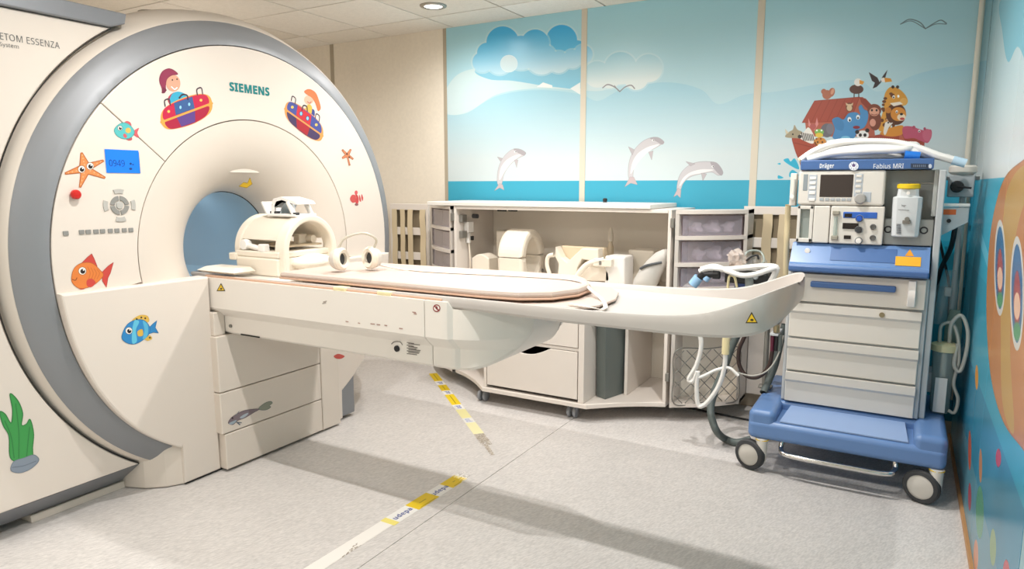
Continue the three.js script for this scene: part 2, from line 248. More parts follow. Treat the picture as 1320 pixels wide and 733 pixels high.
  s.ell(1128, 155, 8, 13, '#7d4535'); s.ell(1127, 142, 9, 8, '#7d4535'); s.ell(1127, 144, 6.5, 5.5, '#dba187'); s.ell(1125, 158, 4, 5, '#d99a86'); s.ell(1124, 142, 1.2, 1.5, '#222'); s.ell(1130, 142, 1.2, 1.5, '#222'); s.line([[1123, 147], [1127, 148], [1131, 147]], '#7a2e2a', 1.2);
  s.blob([[1139, 172], [1141, 158], [1143, 153], [1147, 158], [1151, 158], [1146, 164], [1141, 174]], '#e6e0d8'); s.poly([[1141, 158], [1142, 152], [1145, 156]], '#c78a4c'); s.ell(1145, 158, 1, 1.2, '#222');
  // elephant
  s.blob([[1074, 178], [1076, 166], [1073, 154], [1080, 151], [1087, 154], [1094, 146], [1104, 145], [1109, 148], [1107, 138], [1110, 135], [1114, 141], [1118, 143], [1119, 152], [1114, 164], [1106, 168], [1100, 178]], '#4f8fc4', '#3f76a8', 1.2); s.blob([[1074, 154], [1082, 152], [1088, 160], [1086, 168], [1078, 166]], '#4683b6'); s.ell(1095, 154, 2.6, 3.2, '#fff'); s.ell(1106, 151, 2.4, 3, '#fff'); s.ell(1095.4, 155, 1.2, 1.6, '#222'); s.ell(1106, 152, 1.1, 1.5, '#222'); s.ell(1104, 164, 4.5, 2, '#8d2c38'); s.ell(1090, 178, 6, 3, '#7cc3e4');
  // rhino, zebra, lizard, giraffe calf, panda, hippo
  s.blob([[1012, 176], [1017, 170], [1022, 167], [1024, 161], [1028, 167], [1034, 170], [1036, 178], [1026, 178]], '#a2977f'); s.poly([[1013, 173], [1012, 166], [1017, 171]], '#cfc4aa'); s.ell(1022, 173, 1, 1, '#222');
  s.blob([[1029, 176], [1036, 170], [1042, 164], [1047, 170], [1050, 178], [1048, 185], [1038, 182]], '#eae6e0'); for (let i = 0; i < 7; i++) s.line([[1033 + i * 2.4, 171 + i * 0.4], [1036 + i * 2.2, 181]], '#2a2627', 1.8); s.ell(1031, 176, 2.6, 2.4, '#3a3435');
  s.poly([[1042, 162], [1042, 152], [1045, 160], [1051, 160], [1053, 151], [1055, 160], [1050, 168]], '#d48a86'); s.ell(1048, 163, 4, 4, '#b25c58'); s.ell(1066, 168, 8, 9, '#6c6a72'); s.ell(1070, 166, 5, 7, '#7b7882');
  s.ell(1056, 170, 6, 4, '#7eb55a'); s.ell(1056, 174, 5, 3, '#e2c34c'); s.ell(1053, 168, 1.2, 1.2, '#fff'); s.ell(1059, 168, 1.2, 1.2, '#fff');
  s.ell(1057, 183, 8, 6, '#d08a3e'); for (let i = 0; i < 9; i++) s.ell(1050 + rnd() * 13, 178 + rnd() * 9, 1.1, 1.1, '#7a4526'); s.ell(1057, 187, 3, 2, '#f2e6d6'); s.ell(1054, 183, 1, 1, '#222'); s.ell(1060, 183, 1, 1, '#222');
  s.ell(1112, 174, 8, 6, '#efedea'); s.ell(1105, 170, 2.6, 2.6, '#2a2627'); s.ell(1118, 168, 2.6, 2.6, '#2a2627'); s.ell(1109, 174, 2, 2.2, '#2a2627'); s.ell(1115, 174, 2, 2.2, '#2a2627');
  s.blob([[1164, 164], [1176, 163], [1184, 166], [1192, 168], [1200, 167], [1201, 174], [1196, 184], [1188, 182], [1178, 178], [1166, 178]], '#c25a74'); s.ell(1195, 174, 6, 8, '#cc6a82'); s.ell(1185, 169, 1.6, 1.8, '#fff'); s.ell(1185, 169.4, 0.8, 1, '#222'); s.ell(1178, 164, 2, 2, '#b04e66'); s.ell(1192, 166, 1.6, 2, '#b04e66');
  // splashes beside the hull
  for (const q of [[[1010, 206], [1016, 204], [1019, 208], [1024, 204], [1030, 218], [1020, 214]], [[1018, 222], [1022, 219], [1030, 226], [1018, 228]], [[1002, 211], [1006, 210], [1006, 212]], [[1003, 226], [1010, 229], [1003, 230]]]) s.blob(q, '#34b3d4');
  const mt = M('#ffffff', 0.32, { map: s.tex() });
  for (const [a, b] of [[-3.12, -1.996], [-1.954, -0.848], [-0.806, RIGHT]]) {
    const gg = bx(a, b, 0.09, CEIL, BACK - 0.012, BACK, 0.001, 1), p = gg.attributes.position, u = gg.attributes.uv;
    for (let i = 0; i < p.count; i++) u.setXY(i, (p.getX(i) + 3.12) / (RIGHT + 3.12), (p.getY(i) - 0.09) / (CEIL - 0.09));
    part('mural_panel', gg, mt, wb, 'sky and sea mural panel with cartoon animals');
  }
}
{ // right wall: printed panels with an orange submarine
  const wr = struct('wall_right');
  part('wall_core', bx(RIGHT + 0.012, RIGHT + 0.13, 0, CEIL + 0.02, BACK - 0.1, FRONT + 0.1, 0), mat.wall, wr);
  const PPM = 420, s = sheet('x', RIGHT, -4.4, -1.6, 0.02, CEIL, PPM), { x, c } = s;
  const h = (y) => (CEIL - y) / (CEIL - 0.02) * c.height;
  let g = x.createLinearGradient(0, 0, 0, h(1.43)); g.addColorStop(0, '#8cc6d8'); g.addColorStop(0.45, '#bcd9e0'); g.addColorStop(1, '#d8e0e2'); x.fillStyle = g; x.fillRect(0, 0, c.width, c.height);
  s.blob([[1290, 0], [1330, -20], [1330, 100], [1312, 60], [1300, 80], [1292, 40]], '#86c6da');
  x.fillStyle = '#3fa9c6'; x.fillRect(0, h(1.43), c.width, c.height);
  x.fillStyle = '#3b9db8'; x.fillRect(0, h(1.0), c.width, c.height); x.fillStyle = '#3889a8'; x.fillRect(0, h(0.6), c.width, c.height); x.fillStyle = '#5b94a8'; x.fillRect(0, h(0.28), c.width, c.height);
  s.poly([[1262, 290], [1275, 330], [1275, 352], [1262, 310]], '#6cc3dc');
  s.blob([[1272, 420], [1274, 330], [1282, 270], [1296, 228], [1312, 212], [1340, 200], [1400, 400], [1360, 640], [1320, 580], [1296, 548], [1280, 500]], '#bd7f4a', '#a86a3c', 3);
  s.blob([[1290, 420], [1292, 300], [1300, 240], [1318, 214], [1332, 214], [1310, 300], [1302, 440], [1306, 560], [1294, 530]], '#bf9752');
  for (const [u, v, rx, ry] of [[1289, 345, 7.5, 62], [1311, 378, 9, 74]]) { s.ell(u, v, rx, ry, '#d3cfc8'); s.ell(u, v, rx * 0.78, ry * 0.86, '#44709a'); s.ell(u, v + ry * 0.1, rx * 0.5, ry * 0.5, '#a8504c'); s.ell(u, v + ry * 0.22, rx * 0.45, ry * 0.24, '#e9bfa4'); s.ell(u, v + ry * 0.66, rx * 0.5, ry * 0.16, '#5a9a6a'); }
  for (const [u, v, rx, ry, col] of [[1259, 486, 2, 16, '#e09a3c'], [1250, 580, 2, 26, '#c4604a'], [1264, 600, 2, 22, '#c58a5a'], [1287, 590, 3.5, 12, '#c23a4a'], [1250, 640, 2, 18, '#b04a5c'], [1297, 735, 4, 14, '#c23a4a'], [1263, 660, 5, 34, '#4f9a7a'], [1258, 715, 3, 20, '#d08a6a'], [1280, 705, 4, 24, '#8fae7a']]) s.ell(u, v, rx, ry, col);
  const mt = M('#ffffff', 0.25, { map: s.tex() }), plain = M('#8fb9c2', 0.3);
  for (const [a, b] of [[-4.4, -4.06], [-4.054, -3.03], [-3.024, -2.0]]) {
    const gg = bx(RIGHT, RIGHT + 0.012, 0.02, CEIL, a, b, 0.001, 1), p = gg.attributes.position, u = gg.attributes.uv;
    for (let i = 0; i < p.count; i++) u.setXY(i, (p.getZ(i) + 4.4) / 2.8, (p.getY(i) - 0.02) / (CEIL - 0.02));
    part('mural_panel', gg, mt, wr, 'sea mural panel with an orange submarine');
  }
  for (const [a, b] of [[-1.994, -0.98], [-0.974, 0.04], [0.046, 1.1], [1.106, FRONT]]) part('wall_panel', bx(RIGHT, RIGHT + 0.012, 0.02, CEIL, a, b, 0.001, 1), plain, wr);
  part('edge_strip', bx(RIGHT - 0.012, RIGHT + 0.012, 0, 0.022, BACK + 0.006, FRONT, 0.002, 1), mat.wood, wr);
  const wl = struct('wall_left'); part('wall_core', bx(LEFT - 0.12, LEFT, 0, CEIL + 0.02, BACK - 0.1, FRONT + 0.1, 0), mat.wall, wl);
  const wf = struct('wall_front'); part('wall_core', bx(LEFT - 0.1, RIGHT + 0.1, 0, CEIL + 0.02, FRONT, FRONT + 0.12, 0), mat.wall, wf);
  // corner pipe run
  const pipe = thing('corner_conduit', 'thin white conduit running up the corner behind the anaesthesia machine', 'conduit', [RIGHT - 0.05, 0, BACK + 0.03]);
  part('tube', cylBetween(V(RIGHT - 0.045, 0.3, BACK + 0.025), V(RIGHT - 0.045, CEIL - 0.002, BACK + 0.025), 0.014), M('#dcd8ca', 0.4), pipe);
  for (const y of [0.5, 1.2, 2.5]) part('clip', bx(RIGHT - 0.065, RIGHT - 0.025, y, y + 0.02, BACK + 0.001, BACK + 0.042, 0.003, 1), mat.white, pipe);
}
// downlights
for (const [x, z, cd, where] of LAMPS) {
  const l = thing('ceiling_downlight', 'round recessed downlight ' + where, 'downlight', [x, CEIL, z], 'recessed downlights in the tiled ceiling');
  part('rim', lathe([[0.058, -0.002], [0.062, -0.010], [0.075, -0.011], [0.088, -0.006], [0.09, -0.0005]], 40, 'y', [x, CEIL, z]), M('#a7a39c', 0.3, { metalness: 0.8 }), l, 'chrome rim');
  part('lens', cyl(0.06, 0.06, 0.003, 32).translate(x, CEIL - 0.004, z), new THREE.MeshStandardMaterial({ color: '#ffffff', emissive: LAMP_COLOR, emissiveIntensity: 6 }), l, 'glowing white lens');
  const sp = new THREE.SpotLight(LAMP_COLOR, cd, 0, 1.48, 0.82, 2); sp.position.set(0, -0.02, 0); sp.target.position.set(0, -2, 0); sp.castShadow = true; sp.shadow.radius = 1.1; l.add(sp, sp.target);
}

for (const [x, z] of FILL_PANELS) {  // soft fill for the front surfaces, added out of view
  const l = thing('added_fill_panel', 'unseen rectangular fill light panel added to the ceiling tiles', 'light panel', [x, CEIL, z], 'light panels added to the tiled ceiling for fill');
  part('frame', [bx(x - 0.6, x + 0.6, CEIL - 0.012, CEIL - 0.001, z - 0.3, z - 0.285, 0.002, 1), bx(x - 0.6, x + 0.6, CEIL - 0.012, CEIL - 0.001, z + 0.285, z + 0.3, 0.002, 1), bx(x - 0.6, x - 0.585, CEIL - 0.012, CEIL - 0.001, z - 0.285, z + 0.285, 0.002, 1), bx(x + 0.585, x + 0.6, CEIL - 0.012, CEIL - 0.001, z - 0.285, z + 0.285, 0.002, 1)], mat.white, l);
  part('diffuser', bx(x - 0.585, x + 0.585, CEIL - 0.007, CEIL - 0.002, z - 0.285, z + 0.285, 0), new THREE.MeshStandardMaterial({ color: '#ffffff', emissive: LAMP_COLOR, emissiveIntensity: 1.5 }), l, 'glowing white diffuser of the added panel');
  const r = new THREE.RectAreaLight(LAMP_COLOR, FILL_POWER, 1.16, 0.56); r.position.set(0, -0.016, 0); r.rotation.x = -Math.PI / 2; l.add(r);
}

// ---------------------------------------------------------------- MRI scanner
const GX = -2.88, GY = 1.085, GZ = -2.37;              // face plane and bore axis
const sm = (a, b, t) => { t = Math.min(1, Math.max(0, (t - a) / (b - a))); return t * t * (3 - 2 * t); };
const swell = (a) => 1 + 0.055 * sm(1.6, 2.5, Math.abs(a));   // the face edge widens towards the foot
// surface of revolution about the bore axis: profile [[r, x, k], ...], k = share of the swell; angle 0 is up, + towards the camera side
function revolve(profile, a0, a1, n, { floor = -9, crease = 0.55 } = {}) {
  const rings = [];
  for (let i = 0; i <= n; i++) { const a = a0 + (a1 - a0) * i / n;
    rings.push(profile.map(([r, x, k = 0]) => { const rr = r * (1 + (swell(a) - 1) * k); return V(x, Math.max(floor, GY + rr * Math.cos(a)), GZ + rr * Math.sin(a)); })); }
  return loft(rings, false, false, crease);
}
const edge = (a, r = 0.99) => [GZ + r * swell(a) * Math.sin(a), GY + r * swell(a) * Math.cos(a)];
{
  const mri = thing('mri_scanner', 'large cream MRI scanner with a silver ring and sea animal stickers', 'scanner', [-3.4, 0, GZ]);
  const th = (r) => [[r[0], GX, 1], [r[1], GX, 1]];
  // cover plates of the round face, each a ring sector with thickness
  const sector = (r0, r1, a0, a1, x = GX, t = 0.03) => { const n = 64, out = [], a = [], b = [];
    for (let i = 0; i <= n; i++) { const q = a0 + (a1 - a0) * i / n; out.push(edge(q, r1)); a.push([GZ + r0 * Math.sin(q), GY + r0 * Math.cos(q)]); }
    return slabX([...out, ...a.reverse()], x - t, x, 0.003); };
  const aSeam = Math.atan2(-1.60 - GZ, 1.757 - GY), aL = Math.acos((0.985 - GY) / 0.97), aR = -Math.acos((0.985 - GY) / 0.97);
  const cc = part('control_cover', sector(0.641, 0.986, aSeam + 0.0025, aL + 0.06), mat.gantry, mri, 'cover plate with display and keypad');
  part('face_cover', sector(0.641, 0.986, aR - 0.06, aSeam - 0.0025), mat.gantry, mri);
  const fun = []; for (let i = 0; i <= 22; i++) { const t = i / 22 * Math.PI / 2; fun.push([0.637 - 0.352 * Math.sin(t), GX - 0.002 - 0.27 * (1 - Math.cos(t))]); }
  part('bore_funnel', revolve([[0.637, GX - 0.03], ...fun], -2.62, 2.62, 96, { crease: 0.9 }), mat.gantry2, mri);
  part('bore_liner', revolve([[0.283, GX - 0.276], [0.283, -4.26], [0.30, -4.30]], -Math.PI, Math.PI, 72), mat.liner, mri, 'pale blue tunnel lining');
  part('liner_gasket', revolve([[0.286, GX - 0.270], [0.281, GX - 0.273], [0.286, GX - 0.278]], -Math.PI, Math.PI, 72), mat.dark, mri);
  part('tunnel_vent', bx(-3.35, -3.17, 0.985, 1.005, GZ + 0.245, GZ + 0.262, 0.004), mat.silver2, mri);
  part('table_rail', bx(-4.2, -3.1, 0.86, 0.93, GZ - 0.17, GZ + 0.13, 0.01), mat.liner, mri);
  for (const x of [-3.55, -4.0]) { part('added_bore_lamp', bx(x - 0.1, x + 0.1, GY + 0.268, GY + 0.278, GZ - 0.02, GZ + 0.02, 0.003), new THREE.MeshStandardMaterial({ color: '#ffffff', emissive: '#cfe6ff', emissiveIntensity: 1 }), mri, 'glowing lamp strip added to brighten the tunnel'); const bl = new THREE.PointLight('#dbeaf6', 0.10, 0, 2); bl.position.set(x + 3.4, GY + 0.24, 0); bl.castShadow = true; bl.shadow.radius = 1; mri.add(bl); }  // unseen lamp strips, added to make the tunnel brighter and bluer
  // lower covers
  const low = (sg) => { const o = []; const n = 40, aTop = Math.acos((0.978 - GY) / (0.97)); const zEnd = 0.520; let prev = null;
    for (let i = 0; i <= n; i++) { const a = aTop + (2.75 - aTop) * i / n; const [z, y] = edge(a, 0.986); const dz = z - GZ; if (dz < zEnd) break; o.push([GZ + sg * dz, y]); }
    const zi = 0.328; o.push([GZ + sg * zEnd, 0.195], [GZ + sg * zEnd, 0.012], [GZ + sg * zi, 0.012], [GZ + sg * zi, 0.972]); return slabX(o, -2.93, -2.845, 0.008); };
  part('lower_cover', low(1), mat.gantry, mri); part('lower_cover', low(-1), mat.gantry, mri);
  // silver ring and cream shell
  const aEnd = 2.665;
  part('silver_ring', revolve([[0.988, GX - 0.02, 0.9], [0.991, GX - 0.004, 0.9], [0.998, GX - 0.004, 0.9], [1.03, GX - 0.020, 0.75], [1.07, GX - 0.042, 0.55], [1.098, GX - 0.060, 0.4], [1.105, GX - 0.068, 0.4]], -aEnd, aEnd, 160, { crease: 0.9 }), mat.silver, mri, 'brushed silver ring around the face');
  part('outer_shell', revolve([[0.9, GX - 0.06, 1], [1.106, GX - 0.069, 0.4], [1.116, GX - 0.078, 0.35], [1.162, GX - 0.16, 0.2], [1.178, GX - 0.25, 0.2], [1.178, -4.15], [1.1, -4.27], [0.32, -4.30]], -3.14, 3.14, 180, { floor: 0.006, crease: 0.6 }), mat.gantry2, mri);
  part('inner_drum', revolve([[0.30, -3.3], [0.64, -2.93], [0.95, -2.925, 0.5]], -3.14, 3.14, 90, { floor: 0.02 }), mat.gantry2, mri);
  // pedestal front under the table
  const PXF = -2.80;
  part('pedestal_panel', bx(-2.93, PXF, 0.408, 0.684, -2.682, -2.03, 0.006), mat.gantry2, mri);
  part('pedestal_panel', bx(-2.93, PXF, 0.199, 0.404, -2.682, -2.03, 0.006), mat.gantry2, mri);
  part('pedestal_panel', bx(-2.93, PXF, 0.014, 0.195, -2.682, -2.045, 0.006), mat.gantry2, mri);
  part('pedestal_column', slabX([[-2.686, 0.684], [-2.686, 0.012], [-2.826, 0.012], [-2.826, 0.42], [-2.84, 0.684]], -2.93, PXF, 0.005), mat.gantry2, mri);
  part('pedestal_side', bx(-3.0, -2.85, 0.02, 0.9, -3.0, -2.83, 0.01), mat.silver, mri);
  part('plinth', bx(-3.4, -2.86, 0, 0.014, -2.86, -1.86, 0), mat.black, mri);
  part('pedestal_corner', bx(-2.93, -2.82, 0.684, 0.80, -2.098, -2.036, 0.006), mat.gantry2, mri);
  part('foot_base', prism([[-2.862, -1.90], [-2.862, -1.852], [-2.90, -1.79], [-2.97, -1.73], [-3.06, -1.695], [-3.4, -1.66], [-3.4, -1.90]], 0.003, 0.20, 0.008), mat.gantry2, mri);
  // wing housing on the near side
  { const o = []; const r = 1.158; const aTop = Math.acos((2.06 - GY) / r), aBot = Math.PI - Math.acos((GY - 0.132) / r);
    for (let i = 0; i <= 60; i++) { const a = aTop + (aBot - aTop) * i / 60; o.push([GZ + r * Math.sin(a), GY + r * Math.cos(a)]); }
    for (let i = 0; i <= 8; i++) { const t = i / 8 * Math.PI / 2; o.push([-1.16 + 0.09 - 0.0 + 0.09 * Math.sin(t) - 0.02, 0.222 - 0.09 * Math.cos(t)]); }
    o.push([-1.0, 0.4], [-0.95, 2.06]);
    part('wing_housing', slabX(o, -3.55, -2.975, 0.006), mat.gantry, mri, 'cream side housing panel with lettering'); }
  part('wing_gasket', revolve([[1.1525, -2.99], [1.1525, -2.9745], [1.1565, -2.9745]], Math.acos((2.06 - GY) / 1.158), Math.PI - Math.acos((GY - 0.132) / 1.158), 70), mat.dark, mri, 'dark joint line');
  part('wing_skirt', loft([-1.72, -1.22, -1.13, -1.06].map((z, i) => { const s = [0, 0, 0.01, 0.06][i]; return [V(-2.985 - s, 0.128, z), V(-3.085 - s, 0.036, z), V(-3.5, 0.036, z), V(-3.5, 0.128, z)]; }), true, true, 0.4), mat.silver2, mri, 'dark grey bottom skirt');
  part('wing_plinth', bx(-3.5, -3.075, 0, 0.034, -1.72, -1.3, 0.003), mat.gantry2, mri);
  part('wing_cap', slabX([[-0.9, 2.062], [-1.74, 2.062], [-1.80, 2.085], [-1.81, 2.128], [-0.9, 2.14]], -3.5, -2.955, 0.006), mat.silver2, mri, 'grey cap strip along the top');
  // light housing above the bore
  part('laser_hood', (() => { const rings = []; for (let i = 0; i <= 14; i++) { const t = i / 14 * 2 - 1, w = 1 - t * t * t * t, z = GZ - 0.0 + t * 0.14; rings.push([V(GX - 0.064, 1.515, z), V(GX - 0.09 + 0.016 * w, 1.48, z), V(GX - 0.10 + 0.028 * w, 1.466, z), V(GX - 0.12, 1.456, z)]); } return loft(rings, true, true, 0.5); })(), mat.gantry2, mri);
  sticker('laser_label', mri, 'x', GX - 0.075, [298, 226, 324, 244], 900, (s) => s.poly([[303, 240], [309, 235], [314, 236], [317, 229], [320, 237], [313, 242]], '#b8930f', '#7d640a', 2), 0.03, 0.4, 'yellow warning label');
  // lcd, buttons
  { const a = PX(137, 195, GX), b = PX(178, 222, GX);
    part('display_frame', bx(GX - 0.004, GX + 0.0015, b.y - 0.004, a.y + 0.003, b.z - 0.01, a.z + 0.003, 0.001, 1), mat.black, cc);
    const d = sticker('display', cc, 'x', GX, [137, 194, 178, 222.5], 1600, (s) => { s.x.fillStyle = '#1a78ee'; s.x.fillRect(0, 0, s.c.width, s.c.height); s.text('0949', 140, 214, 8.5, '#0a3478', '', 21); s.ell(168, 211, 1.5, 1.5, '#1a3f7c'); s.ell(171, 212, 1, 1, '#1a3f7c'); s.ell(168, 217.5, 2, 1.6, '#1a3f7c'); }, 0.0025, 0.3, 'lit blue display reading 0949');
    d.material.emissive = new THREE.Color('#ffffff'); d.material.emissiveMap = d.material.map; d.material.emissiveIntensity = 0.22; }
  { const p = PX(95.5, 250.5, GX);
    part('stop_button', lathe([[0, 0.026], [0.014, 0.024], [0.019, 0.018], [0.019, 0.008], [0.014, 0.004], [0.014, 0]], 28, 'x', [GX, p.y, p.z]), mat.red, cc, 'red stop button'); }
  const key = M('#8f8e8a', 0.4), keyL = M('#b9b6b0', 0.4);
  { const o = PX(154, 264.5, GX), ring = (r0, r1, a0, a1) => { const q = []; for (let i = 0; i <= 8; i++) { const a = a0 + (a1 - a0) * i / 8; q.push([o.z - r1 * Math.sin(a), o.y + r1 * Math.cos(a)]); } for (let i = 8; i >= 0; i--) { const a = a0 + (a1 - a0) * i / 8; q.push([o.z - r0 * Math.sin(a), o.y + r0 * Math.cos(a)]); } return slabX(q, GX, GX + 0.004, 0.001); };
    for (let k = 0; k < 4; k++) { part('key', ring(0.021, 0.040, k * Math.PI / 2 + Math.PI / 4 - 0.70, k * Math.PI / 2 + Math.PI / 4 + 0.70), key, cc); part('key', ring(0.05, 0.069, k * Math.PI / 2 - 0.34, k * Math.PI / 2 + 0.34), keyL, cc); }
    part('key', lathe([[0, 0.005], [0.014, 0.004], [0.017, 0]], 20, 'x', [GX, o.y, o.z]), keyL, cc);
    for (const u of [84.5, 105, 113.5, 123.5, 132, 142, 150.5, 160, 168.5]) { const p = PX(u, u < 90 ? 300.5 : 299 - (u - 105) * 0.045, GX); part('key', bx(GX, GX + 0.004, p.y - 0.009, p.y + 0.009, p.z - 0.0105, p.z + 0.0105, 0.003), key, cc); } }
  // lettering
  sticker('maker_name', mri, 'x', GX, [290, 98, 352, 126], 1400, (s) => { s.x.save(); const a = s.P(295.5, 116.5), b = s.P(347.5, 121), w = b[0] - a[0]; s.x.translate(...a); s.x.rotate(Math.atan2(b[1] - a[1], w) * 0.1); s.x.font = `bold ${w * 0.225}px sans-serif`; s.x.fillStyle = '#0b7d7e'; const m = s.x.measureText('SIEMENS').width; s.x.scale(w / m, 1); s.x.fillText('SIEMENS', 0, 0); s.x.strokeStyle = '#0b7d7e'; s.x.lineWidth = w * 0.012; s.x.strokeText('SIEMENS', 0, 0); s.x.restore(); }, 0.0012, 0.4, 'teal lettering');
  sticker('model_lettering', mri, 'x', -2.975, [-95, 18, 84, 70], 900, (s) => { s.x.fillStyle = '#6d6b69'; const a = s.P(-1, 50.5), b = s.P(77, 61.5), w = b[0] - a[0]; const t = 'ETOM ESSENZA';
    s.x.save(); s.x.translate(...a); s.x.font = `${w * 0.165}px sans-serif`; const m = s.x.measureText(t).width; s.x.scale(w / m, 1); s.x.fillText(t, 0, 0); const mw = s.x.measureText('MAGN').width; s.x.fillText('MAGN', -mw, 0); s.x.restore();
    const q = s.P(-1, 59); s.x.font = `${w * 0.098}px sans-serif`; s.x.fillText('System', q[0], q[1]); s.x.fillText('A Tim ', q[0] - s.x.measureText('A Tim ').width, q[1]); }, 0.0012, 0.5, 'grey lettering');

  // sea animal stickers
  const starfish = (s, pts, col, dk) => { s.poly(pts, col, col, 4); };
  const arms = (cx, cy, tips, inner) => { const q = []; tips.forEach(([u, v], i) => { const [u2, v2] = tips[(i + 1) % tips.length]; const d = Math.hypot(u - cx, v - cy), px = -(v - cy) / d * 1.6, py = (u - cx) / d * 1.6; q.push([u - px * 0.6, v - py * 0.6], [u + px * 0.6, v + py * 0.6]); const mx = (u + u2) / 2 - cx, my = (v + v2) / 2 - cy, m = Math.hypot(mx, my); q.push([cx + mx / m * inner, cy + my / m * inner]); }); return q; };
  const eyes = (s, list, r) => { for (const [u, v] of list) { s.ell(u, v, r, r, '#f4efe8', 0, '#6b4a35', 1); s.ell(u + r * 0.1, v + r * 0.1, r * 0.62, r * 0.62, '#241a18'); s.ell(u + r * 0.3, v - r * 0.25, r * 0.2, r * 0.2, '#ffffff'); } };
  sticker('starfish_sticker', mri, 'x', GX, [82, 192, 140, 246], 1100, (s) => { const t = [[105, 197], [133, 207], [135, 229], [103, 241], [84, 223.5]]; s.poly(arms(110, 217, t, 8), '#e08a4f', '#b5632f', 2.5); for (const [u, v] of t) for (let k = 0.25; k < 0.95; k += 0.2) s.ell(110 + (u - 110) * k, 217 + (v - 217) * k, 0.9, 0.9, '#f0b184'); eyes(s, [[105, 218], [116, 214]], 4.6); }, 0.0012, 0.4, 'orange starfish with googly eyes');
  sticker('fish_sticker', mri, 'x', GX, [144, 152, 182, 184], 1300, (s) => { s.blob([[170, 171], [176, 166], [179, 165], [177, 171], [179, 177], [175, 176]], '#cc5c62'); s.blob([[158, 160], [163, 156], [168, 158], [169, 163]], '#cc5c62'); s.blob([[160, 176], [165, 181], [170, 180], [168, 174]], '#b8545a'); s.blob([[147, 168], [152, 161], [160, 158], [168, 162], [173, 170], [170, 176], [162, 179], [152, 176]], '#57b7b8', '#3b9092', 1.5); s.ell(165, 168, 3.5, 3.5, '#d9b35a'); s.ell(161, 175, 3, 2.2, '#cc5c62', 60); eyes(s, [[154.5, 165]], 3); }, 0.0012, 0.4, 'turquoise fish with pink fins');
  sticker('fish_sticker', mri, 'x', GX, [88, 324, 150, 378], 1100, (s) => { s.poly([[131, 351], [139, 343], [146, 338], [142, 352], [139, 358], [137, 370], [132, 362]], '#c9473f', '#a83630', 1.5); s.poly([[105, 339], [113, 331], [118, 327], [121, 333], [125, 343], [112, 342]], '#c9473f', '#a83630', 1.5); s.blob([[99, 369], [104, 373], [110, 371], [106, 366]], '#b8403a'); s.blob([[92, 357], [96, 345], [105, 339], [118, 339], [128, 347], [133, 354], [126, 363], [114, 370], [101, 371], [93, 364]], '#df7f3c', '#b5602c', 1.5); for (const k of [0, 1, 2, 3]) s.line([[113 + k * 4, 344 + k], [116 + k * 4, 352], [113 + k * 4, 362 - k]], '#c86a30', 1); s.blob([[112, 361], [118, 359], [123, 364], [117, 370], [112, 368]], '#c9473f'); s.line([[93, 360], [97, 361], [99, 358]], '#7a3420', 1.2); eyes(s, [[106, 349]], 5); }, 0.0012, 0.4, 'orange fish with red fins');
  sticker('fish_sticker', mri, 'x', -2.845, [154, 402, 208, 448], 1100, (s) => { s.blob([[170, 413], [180, 406], [190, 407], [192, 414], [180, 416]], '#d9b04e'); s.blob([[186, 436], [193, 432], [196, 436], [190, 439]], '#d9b04e'); s.poly([[190, 424], [197, 417], [202, 413], [200, 422], [204, 429], [198, 428], [192, 430]], '#2f83bf', '#256a9c', 1.5); s.blob([[157, 436], [159, 426], [165, 417], [175, 412], [186, 413], [193, 422], [192, 430], [184, 438], [174, 443], [164, 442]], '#2f86c4', '#256a9c', 1.5); s.blob([[174, 412], [179, 414], [175, 425], [176, 440], [171, 443], [170, 428]], '#63bfdc'); s.blob([[184, 413], [190, 418], [189, 434], [184, 437], [186, 425]], '#5ab2d6'); s.blob([[177, 427], [183, 424], [184, 432], [178, 433]], '#d9b04e'); for (const [u, v] of [[182, 409], [187, 410], [176, 411], [193, 435]]) s.ell(u, v, 1.2, 1.2, '#3a2f1c'); eyes(s, [[166, 426]], 4.4); }, 0.0012, 0.4, 'blue striped fish with yellow fins');
  const boat = (s, cols, q) => { const B = (a, b) => { const [o, ux, uy, vx, vy] = q; return [o[0] + a * ux + b * vx, o[1] + a * uy + b * vy]; }; const pg = (pts, f, st, w) => s.blob(pts.map(([a, b]) => B(a, b)), f, st, w), pp = (pts, f) => s.poly(pts.map(([a, b]) => B(a, b)), f);
    pg([[-1, 0.1], [-0.92, -0.16], [-0.5, -0.3], [0.5, -0.3], [0.92, -0.16], [1, 0.08], [0.9, 0.24], [0.5, 0.36], [-0.3, 0.38], [-0.85, 0.28]], cols[2]);
    pg([[-0.88, 0.04], [-0.84, -0.2], [-0.5, -0.28], [0.5, -0.28], [0.84, -0.18], [0.86, 0.04]], cols[0]); pg([[-0.86, 0.1], [0.86, 0.1], [0.74, 0.28], [0.3, 0.37], [-0.3, 0.37], [-0.74, 0.3]], cols[3]);
    pp([[-0.42, -0.28], [0.3, -0.28], [0.32, 0.03], [-0.42, 0.03]], cols[1]); pp([[-0.4, 0.09], [0.32, 0.09], [0.26, 0.36], [-0.28, 0.36]], cols[4]); s.line([B(-1, 0.08), B(1, 0.05)], cols[2], 4, false); 
    for (const a of [-0.2, 0.14]) { const c = B(a, -0.12); s.ell(c[0], c[1], 2.3, 3.1, '#2c4f86'); s.ell(c[0], c[1], 1.5, 2.3, '#8ec8e8'); } for (const a of [-0.66, 0.6]) { const c = B(a, -0.12); s.ell(c[0], c[1], 1.8, 1.8, '#ecc05c'); s.line([B(a - 0.1, -0.28), B(a - 0.08, -0.42), B(a + 0.08, -0.42), B(a + 0.1, -0.26)], '#4a3a44', 2.5); } return B; };
